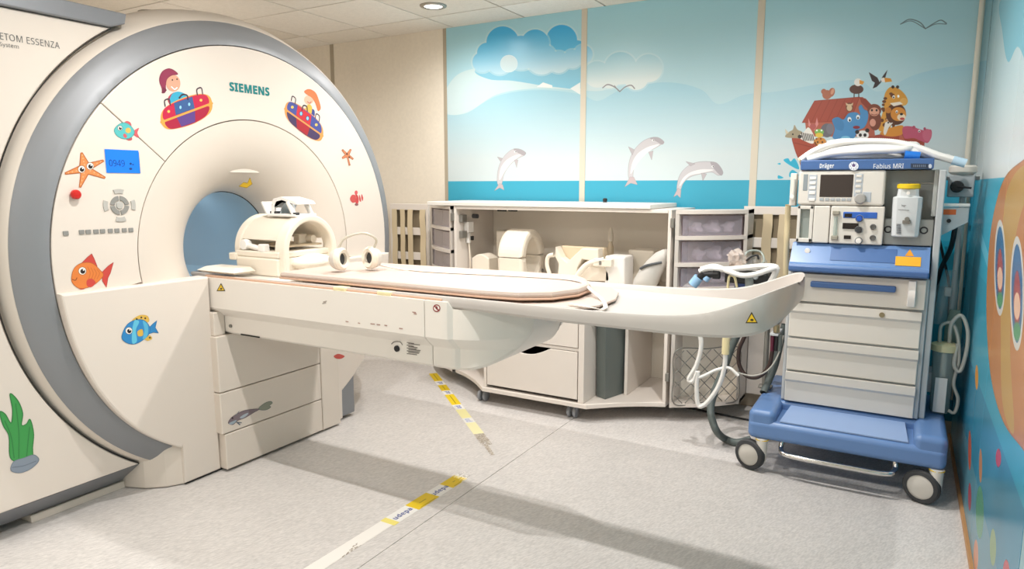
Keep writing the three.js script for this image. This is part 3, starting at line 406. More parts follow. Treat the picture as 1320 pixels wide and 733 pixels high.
  sticker('boat_sticker', mri, 'x', GX, [202, 86, 278, 168], 1100, (s) => { s.blob([[216, 128], [222, 120], [232, 120], [236, 134], [222, 138]], '#b0304a'); s.blob([[219, 134], [221, 122], [229, 118], [240, 122], [246, 130], [232, 134]], '#3aa5c4'); s.ell(223, 107, 9.3, 11, '#d9a186', -10); s.blob([[205.5, 106], [205.5, 100], [209.4, 92], [217, 88.4], [223.7, 90.4], [229, 95.5], [221, 97], [215, 102], [213.3, 111], [213.3, 117], [209.4, 120], [208.5, 114]], '#8e2f4e', '#71243e', 1.5); s.poly([[210, 112], [215, 116], [212, 120], [208, 120]], '#71243e'); s.line([[221, 112], [225, 115], [228, 113]], '#ffffff', 2); s.ell(222, 103, 0.9, 1.1, '#3a241c'); s.ell(228, 102, 0.9, 1.1, '#3a241c'); boat(s, ['#c21f45', '#3a5c92', '#e0a04a', '#a81d3c', '#5d3f86'], [[240, 142], 33, -11.5, 8, 50]); s.line([[231, 126], [235, 122], [241, 123], [242, 128]], '#3a3038', 3); }, 0.0012, 0.4, 'boy in a red cap driving a red float');
  sticker('boat_sticker', mri, 'x', GX, [362, 112, 420, 182], 1100, (s) => { s.blob([[400, 140], [405, 142], [404, 152], [398, 150]], '#3a4a8a'); s.blob([[393, 142], [398, 134], [402, 138], [400, 148]], '#e0b04a'); s.ell(398, 128.5, 6, 6, '#e2b49a'); s.blob([[392, 118], [398, 115], [406, 119], [411, 130], [413, 140], [410, 143], [407, 134], [402, 126], [396, 122]], '#e07a4c', '#b85c38', 1.2); s.line([[396, 131], [399, 133], [401, 131]], '#a03a30', 1.5); boat(s, ['#4a5296', '#c8323a', '#e39a52', '#4a3a5e', '#a82a34'], [[392, 155], 24.5, 18, -7, 42]); s.line([[389, 142], [391, 136], [395, 137], [396, 143]], '#3a3038', 3); }, 0.0012, 0.4, 'girl with orange hair driving a blue float');
  sticker('starfish_sticker', mri, 'x', GX, [438, 188, 458, 216], 1300, (s) => { s.poly(arms(447.5, 200, [[441, 193], [452, 192.5], [455, 205], [450.5, 213], [441, 203.5]], 2.6), '#cf8258', '#9a5636', 2); s.ell(447, 198.5, 1.2, 1.2, '#5a3a2c'); s.ell(450, 202.5, 1.2, 1.2, '#5a3a2c'); }, 0.0012, 0.4, 'small orange starfish');
  sticker('fish_sticker', mri, 'x', GX, [448, 243, 472, 268], 1400, (s) => { s.blob([[451, 256], [454, 251], [458, 252], [458, 260], [454, 261]], '#c85450'); s.ell(459, 248, 2, 2.6, '#d05a5c'); s.blob([[458, 250], [461, 252], [462, 260], [460, 264], [458, 260], [459, 255]], '#c84848'); s.blob([[463, 251], [465, 256], [465, 260], [463, 258]], '#cf5050'); s.blob([[466, 250], [468, 255], [467, 259], [465.6, 254]], '#cf5050'); s.ell(459.5, 263.5, 2.4, 1.6, '#8e5a5c'); }, 0.0012, 0.4, 'small red and white fish');
  sticker('fish_sticker', mri, 'x', PXF, [290, 512, 354, 550], 1300, (s) => { s.blob([[333, 527], [340, 520], [349, 517], [351, 519], [347, 523], [349, 524], [343, 528]], '#8a8f80', '#5d6a66', 1.5); s.blob([[294, 545], [297, 539], [304, 534], [314, 529], [326, 527], [334, 527], [326, 532], [316, 538], [306, 542], [300, 547]], '#7e7076', '#5c5158', 1.5); s.blob([[309, 538], [314, 534], [320, 532], [317, 536], [311, 539]], '#a9b4bd'); s.blob([[295, 545.5], [299, 543], [305, 541], [302, 545], [297, 547]], '#9fb0bb'); s.line([[304, 535], [308, 530]], '#6c737c', 1.5); s.line([[305, 544], [309, 547]], '#6c737c', 2.5); s.line([[306, 544], [311, 544.5]], '#6c737c', 2); s.ell(299.5, 538.5, 1.3, 1.3, '#3a2a2c'); }, 0.0012, 0.45, 'grey hammer headed fish');
  sticker('fish_sticker', mri, 'x', PXF, [428, 452, 446, 466], 1200, (s) => { s.blob([[430, 459], [435, 456], [441, 457], [444, 459], [440, 462], [434, 462]], '#c4554c'); }, 0.0012, 0.45, 'small red fish partly under the table');
  sticker('seaweed_sticker', mri, 'x', -2.975, [-2, 500, 56, 614], 900, (s) => { s.blob([[15, 592], [11, 560], [4, 548], [0, 530], [6, 533], [14, 545], [16, 528], [13, 507], [22, 515], [29, 532], [28, 548], [34, 546], [38, 540], [43, 557], [42, 575], [40, 592]], '#3f9a4e', '#2f7c3e', 2.5); s.line([[18, 590], [14, 562], [6, 542]], '#2f7c3e', 1.5); s.line([[24, 590], [24, 556], [20, 520]], '#2f7c3e', 1.5); s.line([[34, 590], [36, 568], [38, 550]], '#2f7c3e', 1.5); s.blob([[14, 606], [17, 595], [30, 590], [44, 586], [50, 592], [42, 602], [26, 609]], '#8792a0', '#6d7886', 1.5); s.line([[16, 602], [30, 600], [46, 594]], '#6d7886', 1.5); }, 0.0014, 0.45, 'green seaweed on a grey stone');
}

// ---------------------------------------------------------------- patient table
const TZ = -2.40;
{
  const t = thing('patient_table', 'long cream patient table extending out of the scanner with an upturned foot end', 'table', [-2.1, 0, TZ]);
  const n0 = TZ + 0.35, f0 = TZ - 0.35;
  const prof = (b) => [[n0, 0.966], [n0, 0.822], [n0 - 0.014, 0.806], [n0 - 0.05, 0.775], [n0 - 0.05, b + 0.012], [n0 - 0.065, b], [f0 + 0.065, b], [f0 + 0.05, b + 0.012], [f0 + 0.05, 0.775], [f0 + 0.014, 0.806], [f0, 0.822], [f0, 0.966]];
  part('beam', slabX(prof(0.688), -2.90, -1.575, 0.004), mat.couch, t);
  part('beam_end', (() => { const rings = []; const N = 22; for (let i = 0; i <= N; i++) { const q = i / N, x = -1.571 + q * 0.37, k = q < 0.3 ? 0 : (q - 0.3) / 0.7, b = 0.688 + 0.245 * (1 - Math.sqrt(Math.max(0, 1 - k * k))), w = 1 - 0.62 * k ** 2 - 0.05 * sm(0.25, 0.32, q), mid = Math.min(0.925, Math.max(b, 0.822)), lo = Math.min(0.92, Math.max(b, 0.775)), top = q < 0.30 ? 0.966 : 0.938;
      const pr = [[0.35, top], [0.35, mid], [0.336, Math.max(b, mid - 0.016)], [0.30, Math.max(b, lo)], [0.30, Math.max(b, b + 0.012)], [0.285, b]].map(([z, y]) => [z * w, y]);
      rings.push([...pr.map(([z, y]) => V(x, y, TZ + z)), ...pr.reverse().map(([z, y]) => V(x, y, TZ - z))]); } return loft(rings, true, true, 0.35); })(), mat.couch, t);
  part('guide_rail', [bx(-2.90, -1.5, 0.955, 0.975, n0 - 0.03, n0 - 0.012, 0.004), bx(-2.83, -1.5, 0.955, 0.975, f0 + 0.012, f0 + 0.03, 0.004)], mat.padEdge, t);
  for (const x of [-2.02, -1.78]) part('clamp', bx(x - 0.035, x + 0.035, 0.964, 0.982, n0 - 0.045, n0 - 0.004, 0.006), mat.cream, t);
  part('bolt', cyl(0.008, 0.008, 0.01, 14).rotateX(Math.PI / 2).translate(-2.78, 0.73, n0 - 0.048), mat.hinge, t);
  part('socket', cyl(0.013, 0.013, 0.006, 20).rotateX(Math.PI / 2).translate(PZ(512, 449, n0 - 0.05).x, PZ(512, 449, n0 - 0.05).y, n0 - 0.048), mat.black, t, 'small black socket');
  part('slot', bx(-2.71, -2.58, 0.693, 0.699, n0 - 0.052, n0 - 0.046, 0.001, 1), mat.dark, t);
  // sliding top with the scooped foot end
  const st = [[-3.15, 0.24, 0.935, 0.965, 0.955], [-2.9, 0.26, 0.935, 0.968, 0.957], [-2.72, 0.325, 0.938, 0.976, 0.962], [-2.4, 0.333, 0.938, 0.98, 0.964], [-1.4, 0.333, 0.936, 0.984, 0.962], [-1.0, 0.333, 0.93, 0.984, 0.958], [-0.8, 0.333, 0.93, 0.986, 0.955], [-0.66, 0.332, 0.93, 0.992, 0.955], [-0.55, 0.33, 0.931, 1.004, 0.956], [-0.48, 0.327, 0.934, 1.022, 0.958], [-0.42, 0.318, 0.939, 1.046, 0.964], [-0.37, 0.298, 0.949, 1.068, 0.984], [-0.333, 0.265, 0.965, 1.084, 1.022], [-0.308, 0.22, 0.985, 1.092, 1.054], [-0.292, 0.165, 1.005, 1.095, 1.076], [-0.282, 0.1, 1.035, 1.094, 1.088]];
  const cv = (k) => { const c = new THREE.CatmullRomCurve3(st.map((s) => V(s[0], s[k], 0)), false, 'centripetal'); return (q) => c.getPoint(q); };
  const cs = [1, 2, 3, 4].map(cv), rings = [];
  for (let i = 0; i <= 70; i++) { const q = i / 70, [w, b, r, f] = cs.map((c) => c(q).y), x = cs[0](q).x;
    const half = [[0, b], [w * 0.8, b], [w - 0.012, b + 0.002], [w - 0.002, b + 0.012], [w, b + (r - b) * 0.5], [w, r - 0.007], [w - 0.003, r - 0.001], [w - 0.012, r], [w - 0.022, r - 0.004], [w - 0.036, f + 0.006], [w * 0.8, f + 0.001], [w * 0.4, f], [0, f]];
    rings.push([...half.map(([z, y]) => V(x, y, TZ + z)), ...half.slice(1, -1).reverse().map(([z, y]) => V(x, y, TZ - z))]); }
  part('tabletop', loft(rings, true, true, 0.55), mat.top, t);
  // pinch warnings
  const tri = (s, cx, cy, r) => { s.poly([[cx - r * 0.95, cy + r * 0.75], [cx + r * 0.95, cy + r * 0.75], [cx, cy - r]], '#2b2410'); s.poly([[cx - r * 0.72, cy + r * 0.58], [cx + r * 0.72, cy + r * 0.58], [cx, cy - r * 0.68]], '#e3bb1b'); s.ell(cx + r * 0.05, cy + r * 0.25, r * 0.26, r * 0.18, '#3a2f10'); };
  sticker('warning_label', t, 'z', n0, [276, 361, 294, 379], 1500, (s) => tri(s, 285, 370.5, 6), 0.001, 0.4, 'yellow warning triangle');
  sticker('warning_label', t, 'z', TZ + 0.333, [956, 398, 982, 420], 1500, (s) => tri(s, 969, 410, 8.5), 0.0012, 0.4, 'yellow warning triangle');
  sticker('prohibition_label', t, 'z', n0, [556, 390, 570, 404], 1800, (s) => { s.ell(563, 397, 4.2, 4.2, '#f2e9e2', 0, '#8c2f2f', 3); s.ell(563, 396.5, 1.3, 2.2, '#4a3434'); s.line([[560.4, 394.2], [565.6, 399.8]], '#8c2f2f', 2.5, false); }, 0.001, 0.4, 'round prohibition label');
  sticker('rating_label', t, 'z', n0 - 0.05, [500, 432, 560, 462], 1600, (s) => { for (let i = 0; i < 9; i++) s.line([[525 + (i % 2) * 2, 441 + i * 1.8], [533 + rnd() * 10, 442.5 + i * 1.8]], '#77706a', 1.5, false); s.line([[505, 443], [508, 440.5], [516, 440.5], [519, 444]], '#77706a', 1.5); s.ell(512, 448, 1, 1, '#555'); }, 0.0015, 0.5, 'small printed rating label');
  sticker('scuff_marks', t, 'z', n0, [410, 362, 560, 426], 800, (s) => { s.line([[417, 389], [421, 388]], '#a79d93', 2, false); s.line([[416, 391], [420, 390]], '#a79d93', 2, false); for (const [u, v, l] of [[446, 414, 3], [462, 416, 2], [478, 417, 5], [486, 418, 4], [496, 419, 3], [515, 423, 4], [532, 402, 4], [534, 404, 3]]) s.line([[u, v], [u + l, v + 0.5]], '#b08a80', 1.8, false); }, 0.001, 0.5, 'small scuffs');
}
{ // mattress pads
  const outline = (pts) => pts;
  const pad = (pts, y0, y1, bev) => prism(pts, y0, y1, bev);
  const m = thing('mattress_pad', 'pale pink patient pad with a rounded end lying on the table', 'pad', [-1.8, 0.96, TZ]);
  const o = [[-2.42, -2.10], [-1.35, -2.105], [-1.2, -2.13], [-1.10, -2.2], [-1.05, -2.32], [-1.06, -2.46], [-1.14, -2.6], [-1.22, -2.68], [-2.42, -2.60]];
  part('cushion', pad(o, 0.988, 1.016, 0.012), mat.pad, m); part('edging', pad(o.map(([x, z]) => [x + (x > -2 ? 0.006 : 0.0), z + (z > -2.4 ? 0.006 : -0.006)]), 0.9845, 0.992, 0.003), mat.padEdge, m, 'peach coloured edge');
  const m2 = thing('foot_pad', 'thin pale pad sticking out from under the rounded patient pad', 'pad', [-1.1, 0.96, TZ]);
  const o2 = [[-1.3, -2.13], [-0.98, -2.14], [-0.93, -2.24], [-0.93, -2.4], [-0.98, -2.56], [-1.05, -2.66], [-1.3, -2.66]];
  part('cushion', pad(o2, 0.9645, 0.9745, 0.004), mat.pad, m2);
  const st = thing('positioning_strap', 'thin beige fabric strap lying across the pads', 'strap', [-1.2, 1, TZ]);
  const band = (pts, w) => { const c = new THREE.CatmullRomCurve3(pts, false, 'centripetal'), r = []; for (let i = 0; i <= 40; i++) { const p = c.getPointAt(i / 40), d = c.getTangentAt(i / 40), sx = V(-d.z, 0, d.x).normalize().multiplyScalar(w / 2); r.push([p.clone().add(sx), p.clone().add(sx).add(V(0, 0.002, 0)), p.clone().sub(sx).add(V(0, 0.002, 0)), p.clone().sub(sx)]); } return loft(r); };
  part('band', band([V(-2.3, 1.018, -2.55), V(-1.9, 1.018, -2.42), V(-1.5, 1.018, -2.47), V(-1.2, 1.018, -2.5), V(-1.09, 1.018, -2.45), V(-1.042, 1.0, -2.41), V(-0.95, 0.9765, -2.32), V(-0.90, 0.966, -2.2), V(-0.95, 0.978, -2.165), V(-1.02, 0.982, -2.17)], 0.016), mat.strap, st);
}
{ // head coil
  const h = thing('head_coil', 'cream arch shaped head coil with a mirror standing on the patient table', 'head coil', [-2.7, 0.966, TZ]);
  const arch = (ro, ri, yb, x0, x1, bev = 0.008) => { const s = new THREE.Shape(); const yc = 1.085; s.moveTo(-(TZ + ro), yb); s.lineTo(-(TZ + ro), yc); s.absarc(-TZ, yc, ro, Math.PI, 0, true); s.lineTo(-(TZ - ro), yb); s.lineTo(-(TZ - ri), yb); s.lineTo(-(TZ - ri), yc); s.absarc(-TZ, yc, ri, 0, Math.PI, false); s.lineTo(-(TZ + ri), yb); s.closePath(); return slabX(s, x0, x1, bev); };
  part('front_ring', arch(0.172, 0.14, 0.975, -2.60, -2.53), mat.coil, h);
  part('shell', (() => { const s = new THREE.Shape(); const yc = 1.085, ro = 0.164, ri = 0.142; const a0 = 0.34; s.absarc(-TZ, yc, ro, Math.PI - a0, a0, true); s.absarc(-TZ, yc, ri, a0, Math.PI - a0, false); s.closePath(); return slabX(s, -2.86, -2.60, 0.004); })(), mat.coil, h);
  part('rear_ring', arch(0.172, 0.14, 1.075, -2.89, -2.845), mat.coil, h);
  part('rear_window', slabX([[TZ + 0.13, 1.09], [TZ + 0.13, 1.17], [TZ - 0.13, 1.17], [TZ - 0.13, 1.09]], -2.875, -2.865), mat.coil, h);
  part('base', [bx(-2.86, -2.56, 0.966, 1.055, TZ - 0.19, TZ + 0.19, 0.012), bx(-2.87, -2.56, 1.055, 1.085, TZ - 0.185, TZ + 0.185, 0.008), bx(-2.90, -2.85, 1.035, 1.072, TZ - 0.17, TZ + 0.20, 0.008)], mat.coil, h);
  part('side_clamp', [lathe([[0, -0.02], [0.024, -0.018], [0.028, 0], [0.024, 0.018], [0, 0.02]], 18, 'z', [-2.81, 1.112, TZ + 0.165]), cylBetween(V(-2.81, 1.112, TZ + 0.165), V(-2.68, 1.092, TZ + 0.168), 0.013), bx(-2.70, -2.655, 1.082, 1.12, TZ + 0.15, TZ + 0.185, 0.006)], mat.white, h);
  part('inner_tray', bx(-2.84, -2.60, 1.10, 1.108, TZ - 0.135, TZ + 0.1, 0.002), mat.coilIn, h);
  part('inner_bracket', [bx(-2.70, -2.66, 1.108, 1.155, TZ - 0.1, TZ - 0.04, 0.004), lathe([[0, -0.02], [0.02, -0.02], [0.02, 0.02], [0, 0.02]], 16, 'x', [-2.64, 1.13, TZ - 0.1])], mat.coil, h);
  // mirror on top
  const mr = part('mirror_frame', [loft([0, 1].map((k) => { const z = TZ + (k ? -0.06 : 0.06); return [V(-2.74, 1.30, z), V(-2.72, 1.335, z), V(-2.67, 1.345, z), V(-2.57, 1.325, z), V(-2.555, 1.31, z), V(-2.57, 1.308, z), V(-2.66, 1.33, z), V(-2.70, 1.322, z), V(-2.72, 1.29, z)]; })),
    ...[-0.055, 0.055].flatMap((d) => [cylBetween(V(-2.73, 1.255, TZ + d), V(-2.72, 1.31, TZ + d), 0.011), cylBetween(V(-2.62, 1.32, TZ + d), V(-2.58, 1.255, TZ + d), 0.013)]), bx(-2.76, -2.56, 1.248, 1.262, TZ - 0.07, TZ + 0.07, 0.005)], mat.white, h);
  part('mirror_flap', loft([0, 1].map((k) => { const z = TZ + (k ? -0.05 : 0.07); return [V(-2.80, 1.318, z), V(-2.79, 1.32, z), V(-2.755, 1.26, z), V(-2.765, 1.258, z)]; })), mat.white, h);
  part('mirror', loft([0, 1].map((k) => { const z = TZ + (k ? -0.045 : 0.045); return [V(-2.70, 1.262, z), V(-2.696, 1.262, z), V(-2.655, 1.325, z), V(-2.66, 1.325, z)]; })), M('#c9d3da', 0.05, { metalness: 1 }), mr, 'small mirror');
  part('mirror_clip', [bx(-2.60, -2.56, 1.255, 1.27, TZ + 0.04, TZ + 0.066, 0.003), bx(-2.75, -2.70, 1.262, 1.274, TZ + 0.03, TZ + 0.06, 0.003)], mat.rubber, mr);
  const p = thing('head_cushion', 'rounded white cushion lying inside the head coil', 'cushion', [-2.6, 0.985, TZ]);
  part('cover', (() => { const r = []; for (let i = 0; i <= 20; i++) { const t = i / 20, x = -2.83 + t * 0.36, k = Math.sqrt(Math.max(0.03, 1 - Math.pow(Math.abs(2 * t - 1), 6))); const q = []; for (let j = 0; j < 20; j++) { const a = j / 20 * 2 * Math.PI; q.push(V(x, 1.022 + 0.042 * k * Math.sin(a) * (1 - 0.15 * Math.cos(a)), TZ - 0.01 + 0.118 * k * Math.cos(a))); } r.push(q); } return loft(r, true, true, 1.2); })(), mat.coil, p);
  const w = thing('wedge_pad', 'flat cream pad beside the head coil at the scanner opening', 'pad', [-2.85, 0.965, TZ + 0.2]);
  part('body', loft([[0, 0.02], [0.012, 0], [0.03, 0.03]].map(([y, s], i) => { const x0 = -2.97 + s, x1 = -2.70 - s, z0 = TZ + 0.33 - s, z1 = TZ + 0.205 + s * 0.2; const c = i === 2 ? 0.01 : 0; return [V(x0, 0.9815 + y, z0), V(x1, 0.9815 + y, z0), V(x1, 0.9815 + y, z1), V(x0, 0.9815 + y, z1)]; }), true, true, 0.3), mat.coil, w);
  // headphones
  const hp = thing('headphones', 'white padded headphones with dark ear openings lying on the patient pad', 'headphones', [-2.1, 1.012, -2.32]);
  const c1 = V(-2.185, 1.074, -2.225), c2 = V(-2.09, 1.074, -2.35), ax = c2.clone().sub(c1).normalize();
  const toward = V(0.68, 0.1, 0.72); for (const [c, open] of [[c1, ax.clone().multiplyScalar(0.6).addScaledVector(toward, 0.5)], [c2, ax.clone().multiplyScalar(-0.8).addScaledVector(toward, 0.42)]]) { const q = new THREE.Quaternion().setFromUnitVectors(V(0, 1, 0), open.normalize().negate()); const mk = (pts) => toCreasedNormals(new THREE.LatheGeometry(pts.map(([r, y]) => new THREE.Vector2(r, y)), 24).scale(1.15, 1.1, 1.15).applyQuaternion(q), 0.7).translate(c.x, c.y, c.z);
    const cup = part('ear_cup', mk([[0, 0.034], [0.02, 0.032], [0.036, 0.018], [0.042, 0], [0.044, -0.008]]), M('#d5cec4', 0.4), hp); part('ear_cushion', mk([[0.044, -0.008], [0.045, -0.02], [0.036, -0.03], [0.024, -0.026], [0.024, -0.012]]), mat.coil, cup); part('ear_opening', mk([[0.026, -0.014], [0, -0.014]]), mat.rubber, cup); }
  part('headband', tube([c1.clone().add(V(0, 0.035, 0)), c1.clone().add(V(0.03, 0.09, -0.01)), c1.clone().lerp(c2, 0.5).add(V(0.05, 0.115, 0)), c2.clone().add(V(0.03, 0.085, 0.01)), c2.clone().add(V(0, 0.035, 0))], 0.006, 40, 8), M('#e2dccf', 0.3, { transmission: 0.4, thickness: 0 }), hp, 'translucent headband');
  part('cable', tube([c2.clone().add(V(0.02, -0.03, 0)), V(-1.95, 1.016, -2.42), V(-1.7, 1.016, -2.44), V(-1.5, 1.016, -2.52)], 0.003, 40, 6), mat.strap, hp);
}

// ---------------------------------------------------------------- anaesthesia machine
{
  const a = thing('anaesthesia_machine', 'wheeled anaesthesia machine with a blue base and cream drawers', 'machine', [-0.18, 0, -3.7]);
  const ZF = -3.60, x0 = -0.472, x1 = 0.12;
  // chassis
  const tray = (x, y, z, d = 0.0) => V(x, y, z);
  part('base', [bx(-0.60, 0.235, 0.165, 0.262, -3.66, -3.365, 0.03, 4), bx(-0.60, 0.235, 0.165, 0.305, -4.12, -3.60, 0.02, 3), bx(-0.60, -0.475, 0.17, 0.312, -3.72, -3.37, 0.03, 4), bx(0.105, 0.235, 0.17, 0.312, -3.72, -3.37, 0.03, 4)], mat.anBlue, a, 'blue wheeled base');
  part('step_tread', loft([[-3.385, 0.2635], [-3.60, 0.285]].map(([z, y], i) => [V(-0.455 + i * 0.02, y, z), V(0.085 - i * 0.015, y, z), V(0.085 - i * 0.015, y + 0.006, z), V(-0.455 + i * 0.02, y + 0.006, z)]), true, true, 0.3), mat.anLight, a, 'pale blue foot step');
  part('cabinet_body', [bx(x0, x1, 0.31, 0.975, -4.02, ZF - 0.012, 0.006), bx(x1, x1 + 0.028, 0.31, 1.47, -4.02, ZF - 0.03, 0.006), bx(x0 - 0.016, x0, 0.31, 0.985, -4.0, ZF - 0.02, 0.005)], mat.anGrey, a);
  // drawers: a protruding lip over a recessed front
  const drawer = (y0, y1, z, lip) => { const d = part('drawer', bx(x0 + 0.004, x1 - 0.02, y0, y1 - 0.006, z - 0.03, z, 0.004), mat.drawer, a); part('lip', loft([[x0 + 0.004], [x1 - 0.02]].map(([x]) => [V(x, y1 - 0.006, z - 0.01), V(x, y1 - 0.006, z + 0.012), V(x, y1 - 0.045, z + 0.012), V(x, y1 - 0.058, z), V(x, y1 - 0.058, z - 0.01)]), true, true, 0.3), mat.drawer, d); return d; };
  drawer(0.314, 0.474, ZF + 0.004); drawer(0.478, 0.646, ZF + 0.003); 
  const d3 = drawer(0.650, 0.828, ZF + 0.002);
  part('lock', cyl(0.012, 0.012, 0.006, 20).rotateX(Math.PI / 2).translate(PZ(1137, 405, ZF).x, PZ(1137, 405, ZF).y, ZF + 0.016), mat.brass, d3, 'round brass lock');
  const d4 = part('drawer', bx(x0 + 0.004, x1 - 0.012, 0.832, 0.972, ZF - 0.03, ZF + 0.006, 0.005), mat.drawer, a);
  part('handle', bx(-0.378, -0.012, 0.908, 0.938, ZF, ZF + 0.03, 0.008, 3), mat.anBlueD, d4, 'long blue drawer handle');
  for (const u of [-0.435, 0.052]) part('rail_grip', (() => { const rings = []; for (let i = 0; i <= 12; i++) { const t = i / 12, y = 0.848 + t * 0.118, d = 0.012 + 0.026 * Math.sin(Math.PI * Math.min(1, t * 0.75 + 0.15)); rings.push([V(u - 0.018, y, ZF), V(u - 0.014, y, ZF + d), V(u + 0.014, y, ZF + d), V(u + 0.018, y, ZF)]); } return loft(rings, true, true, 0.5); })(), mat.white, a);
  // blue writing shelf
  part('shelf', loft([x0 - 0.006, x1 - 0.008].map((x) => [V(x, 0.982, ZF - 0.02), V(x, 0.982, ZF + 0.03), V(x, 0.99, ZF + 0.046), V(x, 1.012, ZF + 0.052), V(x, 1.022, ZF + 0.048), V(x, 1.028, ZF + 0.03), V(x, 1.118, ZF - 0.05), V(x, 1.118, ZF - 0.2), V(x, 0.982, ZF - 0.2)]), true, true, 0.3), mat.anBlue, a, 'sloping blue shelf front');
  part('shelf_edge', bx(x0 - 0.008, x1 - 0.006, 0.985, 1.016, ZF + 0.02, ZF + 0.055, 0.010, 3), mat.anBlueD, a);
  part('shelf_lid', loft([-0.3, -0.02].map((x) => [V(x, 1.045, ZF + 0.018), V(x, 1.105, ZF - 0.036), V(x, 1.105, ZF - 0.05), V(x, 1.045, ZF + 0.0)]), true, true, 0.3), M('#46699e', 0.35), a);
  part('push_button', lathe([[0, 0.008], [0.012, 0.006], [0.013, 0]], 20, 'z', [-0.405, 1.082, ZF - 0.014]), mat.white, a);
  // display unit
  const ZM = -3.63;
  const X = (u, v) => PZ(u, v, ZM).x, Y = (u, v) => PZ(u, v, ZM).y;
  const mon = part('monitor_housing', bx(X(1029, 240), X(1141, 240), 1.305, 1.472, -3.98, ZM, 0.012, 3), mat.an, a);
  part('screen', bx(X(1057, 240), X(1099.5, 240), 1.345, 1.452, ZM - 0.01, ZM + 0.002, 0.002, 1), mat.screen, mon, 'dark display screen');
  const grey = M('#b4bbc2', 0.45);
  part('key_strip', bx(X(1042, 240), X(1053, 240), 1.328, 1.452, ZM - 0.01, ZM + 0.0015, 0.002, 1), grey, mon); part('key_strip', bx(X(1101, 240), X(1112, 240), 1.348, 1.455, ZM - 0.01, ZM + 0.0015, 0.002, 1), grey, mon); part('key_strip', bx(X(1113, 240), X(1124, 240), 1.322, 1.37, ZM - 0.01, ZM + 0.0015, 0.002, 1), grey, mon); part('key_strip', bx(X(1035, 240), X(1041, 240), 1.375, 1.455, ZM - 0.01, ZM + 0.0015, 0.002, 1), M('#8d979c', 0.5), mon);
  for (let k = 0; k < 5; k++) part('key', bx(X(1043.5, 240), X(1051.5, 240), [1.435, 1.412, 1.388, 1.364, 1.332][k] - 0.007, [1.435, 1.412, 1.388, 1.364, 1.332][k] + 0.007, ZM, ZM + 0.004, 0.003), mat.white, mon);
  for (let k = 0; k < 4; k++) part('key', bx(X(1103, 240), X(1110, 240), 1.444 - k * 0.024 - 0.006, 1.444 - k * 0.024 + 0.006, ZM, ZM + 0.0035, 0.002), mat.an, mon);
  for (let k = 0; k < 6; k++) part('key', bx(X(1057.5 + k * 7.05, 240), X(1063 + k * 7.05, 240), 1.327, 1.340, ZM, ZM + 0.003, 0.002), M('#a9afb3', 0.45), mon);
  { const p = PZ(1109, 256, ZM); part('rotary_knob', lathe([[0, 0.024], [0.02, 0.022], [0.024, 0.016], [0.026, 0]], 28, 'z', [p.x, p.y, ZM]), M('#a3a19d', 0.4), mon, 'grey rotary knob'); }
  // gas module under it
  const gas = part('gas_module', bx(X(1070, 290), X(1139, 290), 1.122, 1.302, -3.98, ZM + 0.004, 0.006, 2), mat.an, a); part('side_module', bx(X(1048, 290), X(1069, 290), 1.122, 1.302, -3.98, ZM, 0.006, 2), mat.an, a);
  part('window_module', [bx(X(1027, 290), X(1031, 290), 1.122, 1.302, -3.98, ZM, 0.003), bx(X(1043, 290), X(1047.5, 290), 1.122, 1.302, -3.98, ZM, 0.003), bx(X(1027, 290), X(1047.5, 290), 1.285, 1.302, -3.98, ZM, 0.003), bx(X(1027, 290), X(1047.5, 290), 1.122, 1.142, -3.98, ZM, 0.003), bx(X(1027, 290), X(1047.5, 290), 1.122, 1.302, -3.98, -3.75, 0.003)], mat.an, a);
  part('window_pane', bx(X(1031, 290), X(1043, 290), 1.142, 1.285, ZM - 0.025, ZM - 0.02, 0), mat.clearG, a, 'glass window'); part('sensor_block', bx(X(1033, 290), X(1041, 290), 1.15, 1.26, ZM - 0.10, ZM - 0.06, 0.004), M('#55707a', 0.5), a);
  part('flow_tube', cyl(0.008, 0.008, 0.09, 14).translate(X(1077, 290), Y(1077, 291), ZM + 0.010), mat.clearG, gas); for (const v of [274, 306]) part('tube_cap', bx(X(1072.5, 290), X(1081.5, 290), Y(1077, v) - 0.010, Y(1077, v) + 0.010, ZM, ZM + 0.02, 0.004), M('#9c9789', 0.5), gas);
  part('gauge_plate', bx(X(1087, 277), X(1131, 277), Y(1100, 281), Y(1100, 273), ZM, ZM + 0.007, 0.006, 2), M('#2f62b8', 0.35), gas, 'blue gauge plate');
  for (const [u0, v0, u1, v1] of [[1089, 275, 1098.5, 279.5], [1086.5, 287, 1107, 294.5], [1088, 303, 1097, 307.5]]) part('readout', bx(X(u0, v0), X(u1, v0), Y(u0, v1), Y(u0, v0), ZM, ZM + 0.009, 0.001, 1), M('#1f1614', 0.25), gas, 'dark readout');
  for (const [u, v, m] of [[1108, 281.5, M('#2456b8', 0.35)], [1107, 296, mat.rubber], [1107, 310, mat.white]]) { const p = PZ(u, v, ZM); part('flow_knob', lathe([[0, 0.024], [0.011, 0.023], [0.013, 0.014], [0.013, 0.004]], 20, 'z', [p.x, p.y, ZM + 0.004]), m, gas); part('knob_collar', lathe([[0.0135, 0.002], [0.017, 0.008], [0.0175, 0.004], [0.0175, 0.0]], 20, 'z', [p.x, p.y, ZM + 0.004]), mat.anGrey, gas); }
  for (const [u, v] of [[1125.5, 292], [1125, 306]]) { const p = PZ(u, v, ZM); part('pressure_gauge', lathe([[0, 0.008], [0.009, 0.008], [0.010, 0.012], [0.013, 0.010], [0.013, 0]], 20, 'z', [p.x, p.y, ZM + 0.003]), M('#6b6966', 0.4), gas); }
  // right bay with vaporiser
  const xb = X(1141, 260) + 0.002;
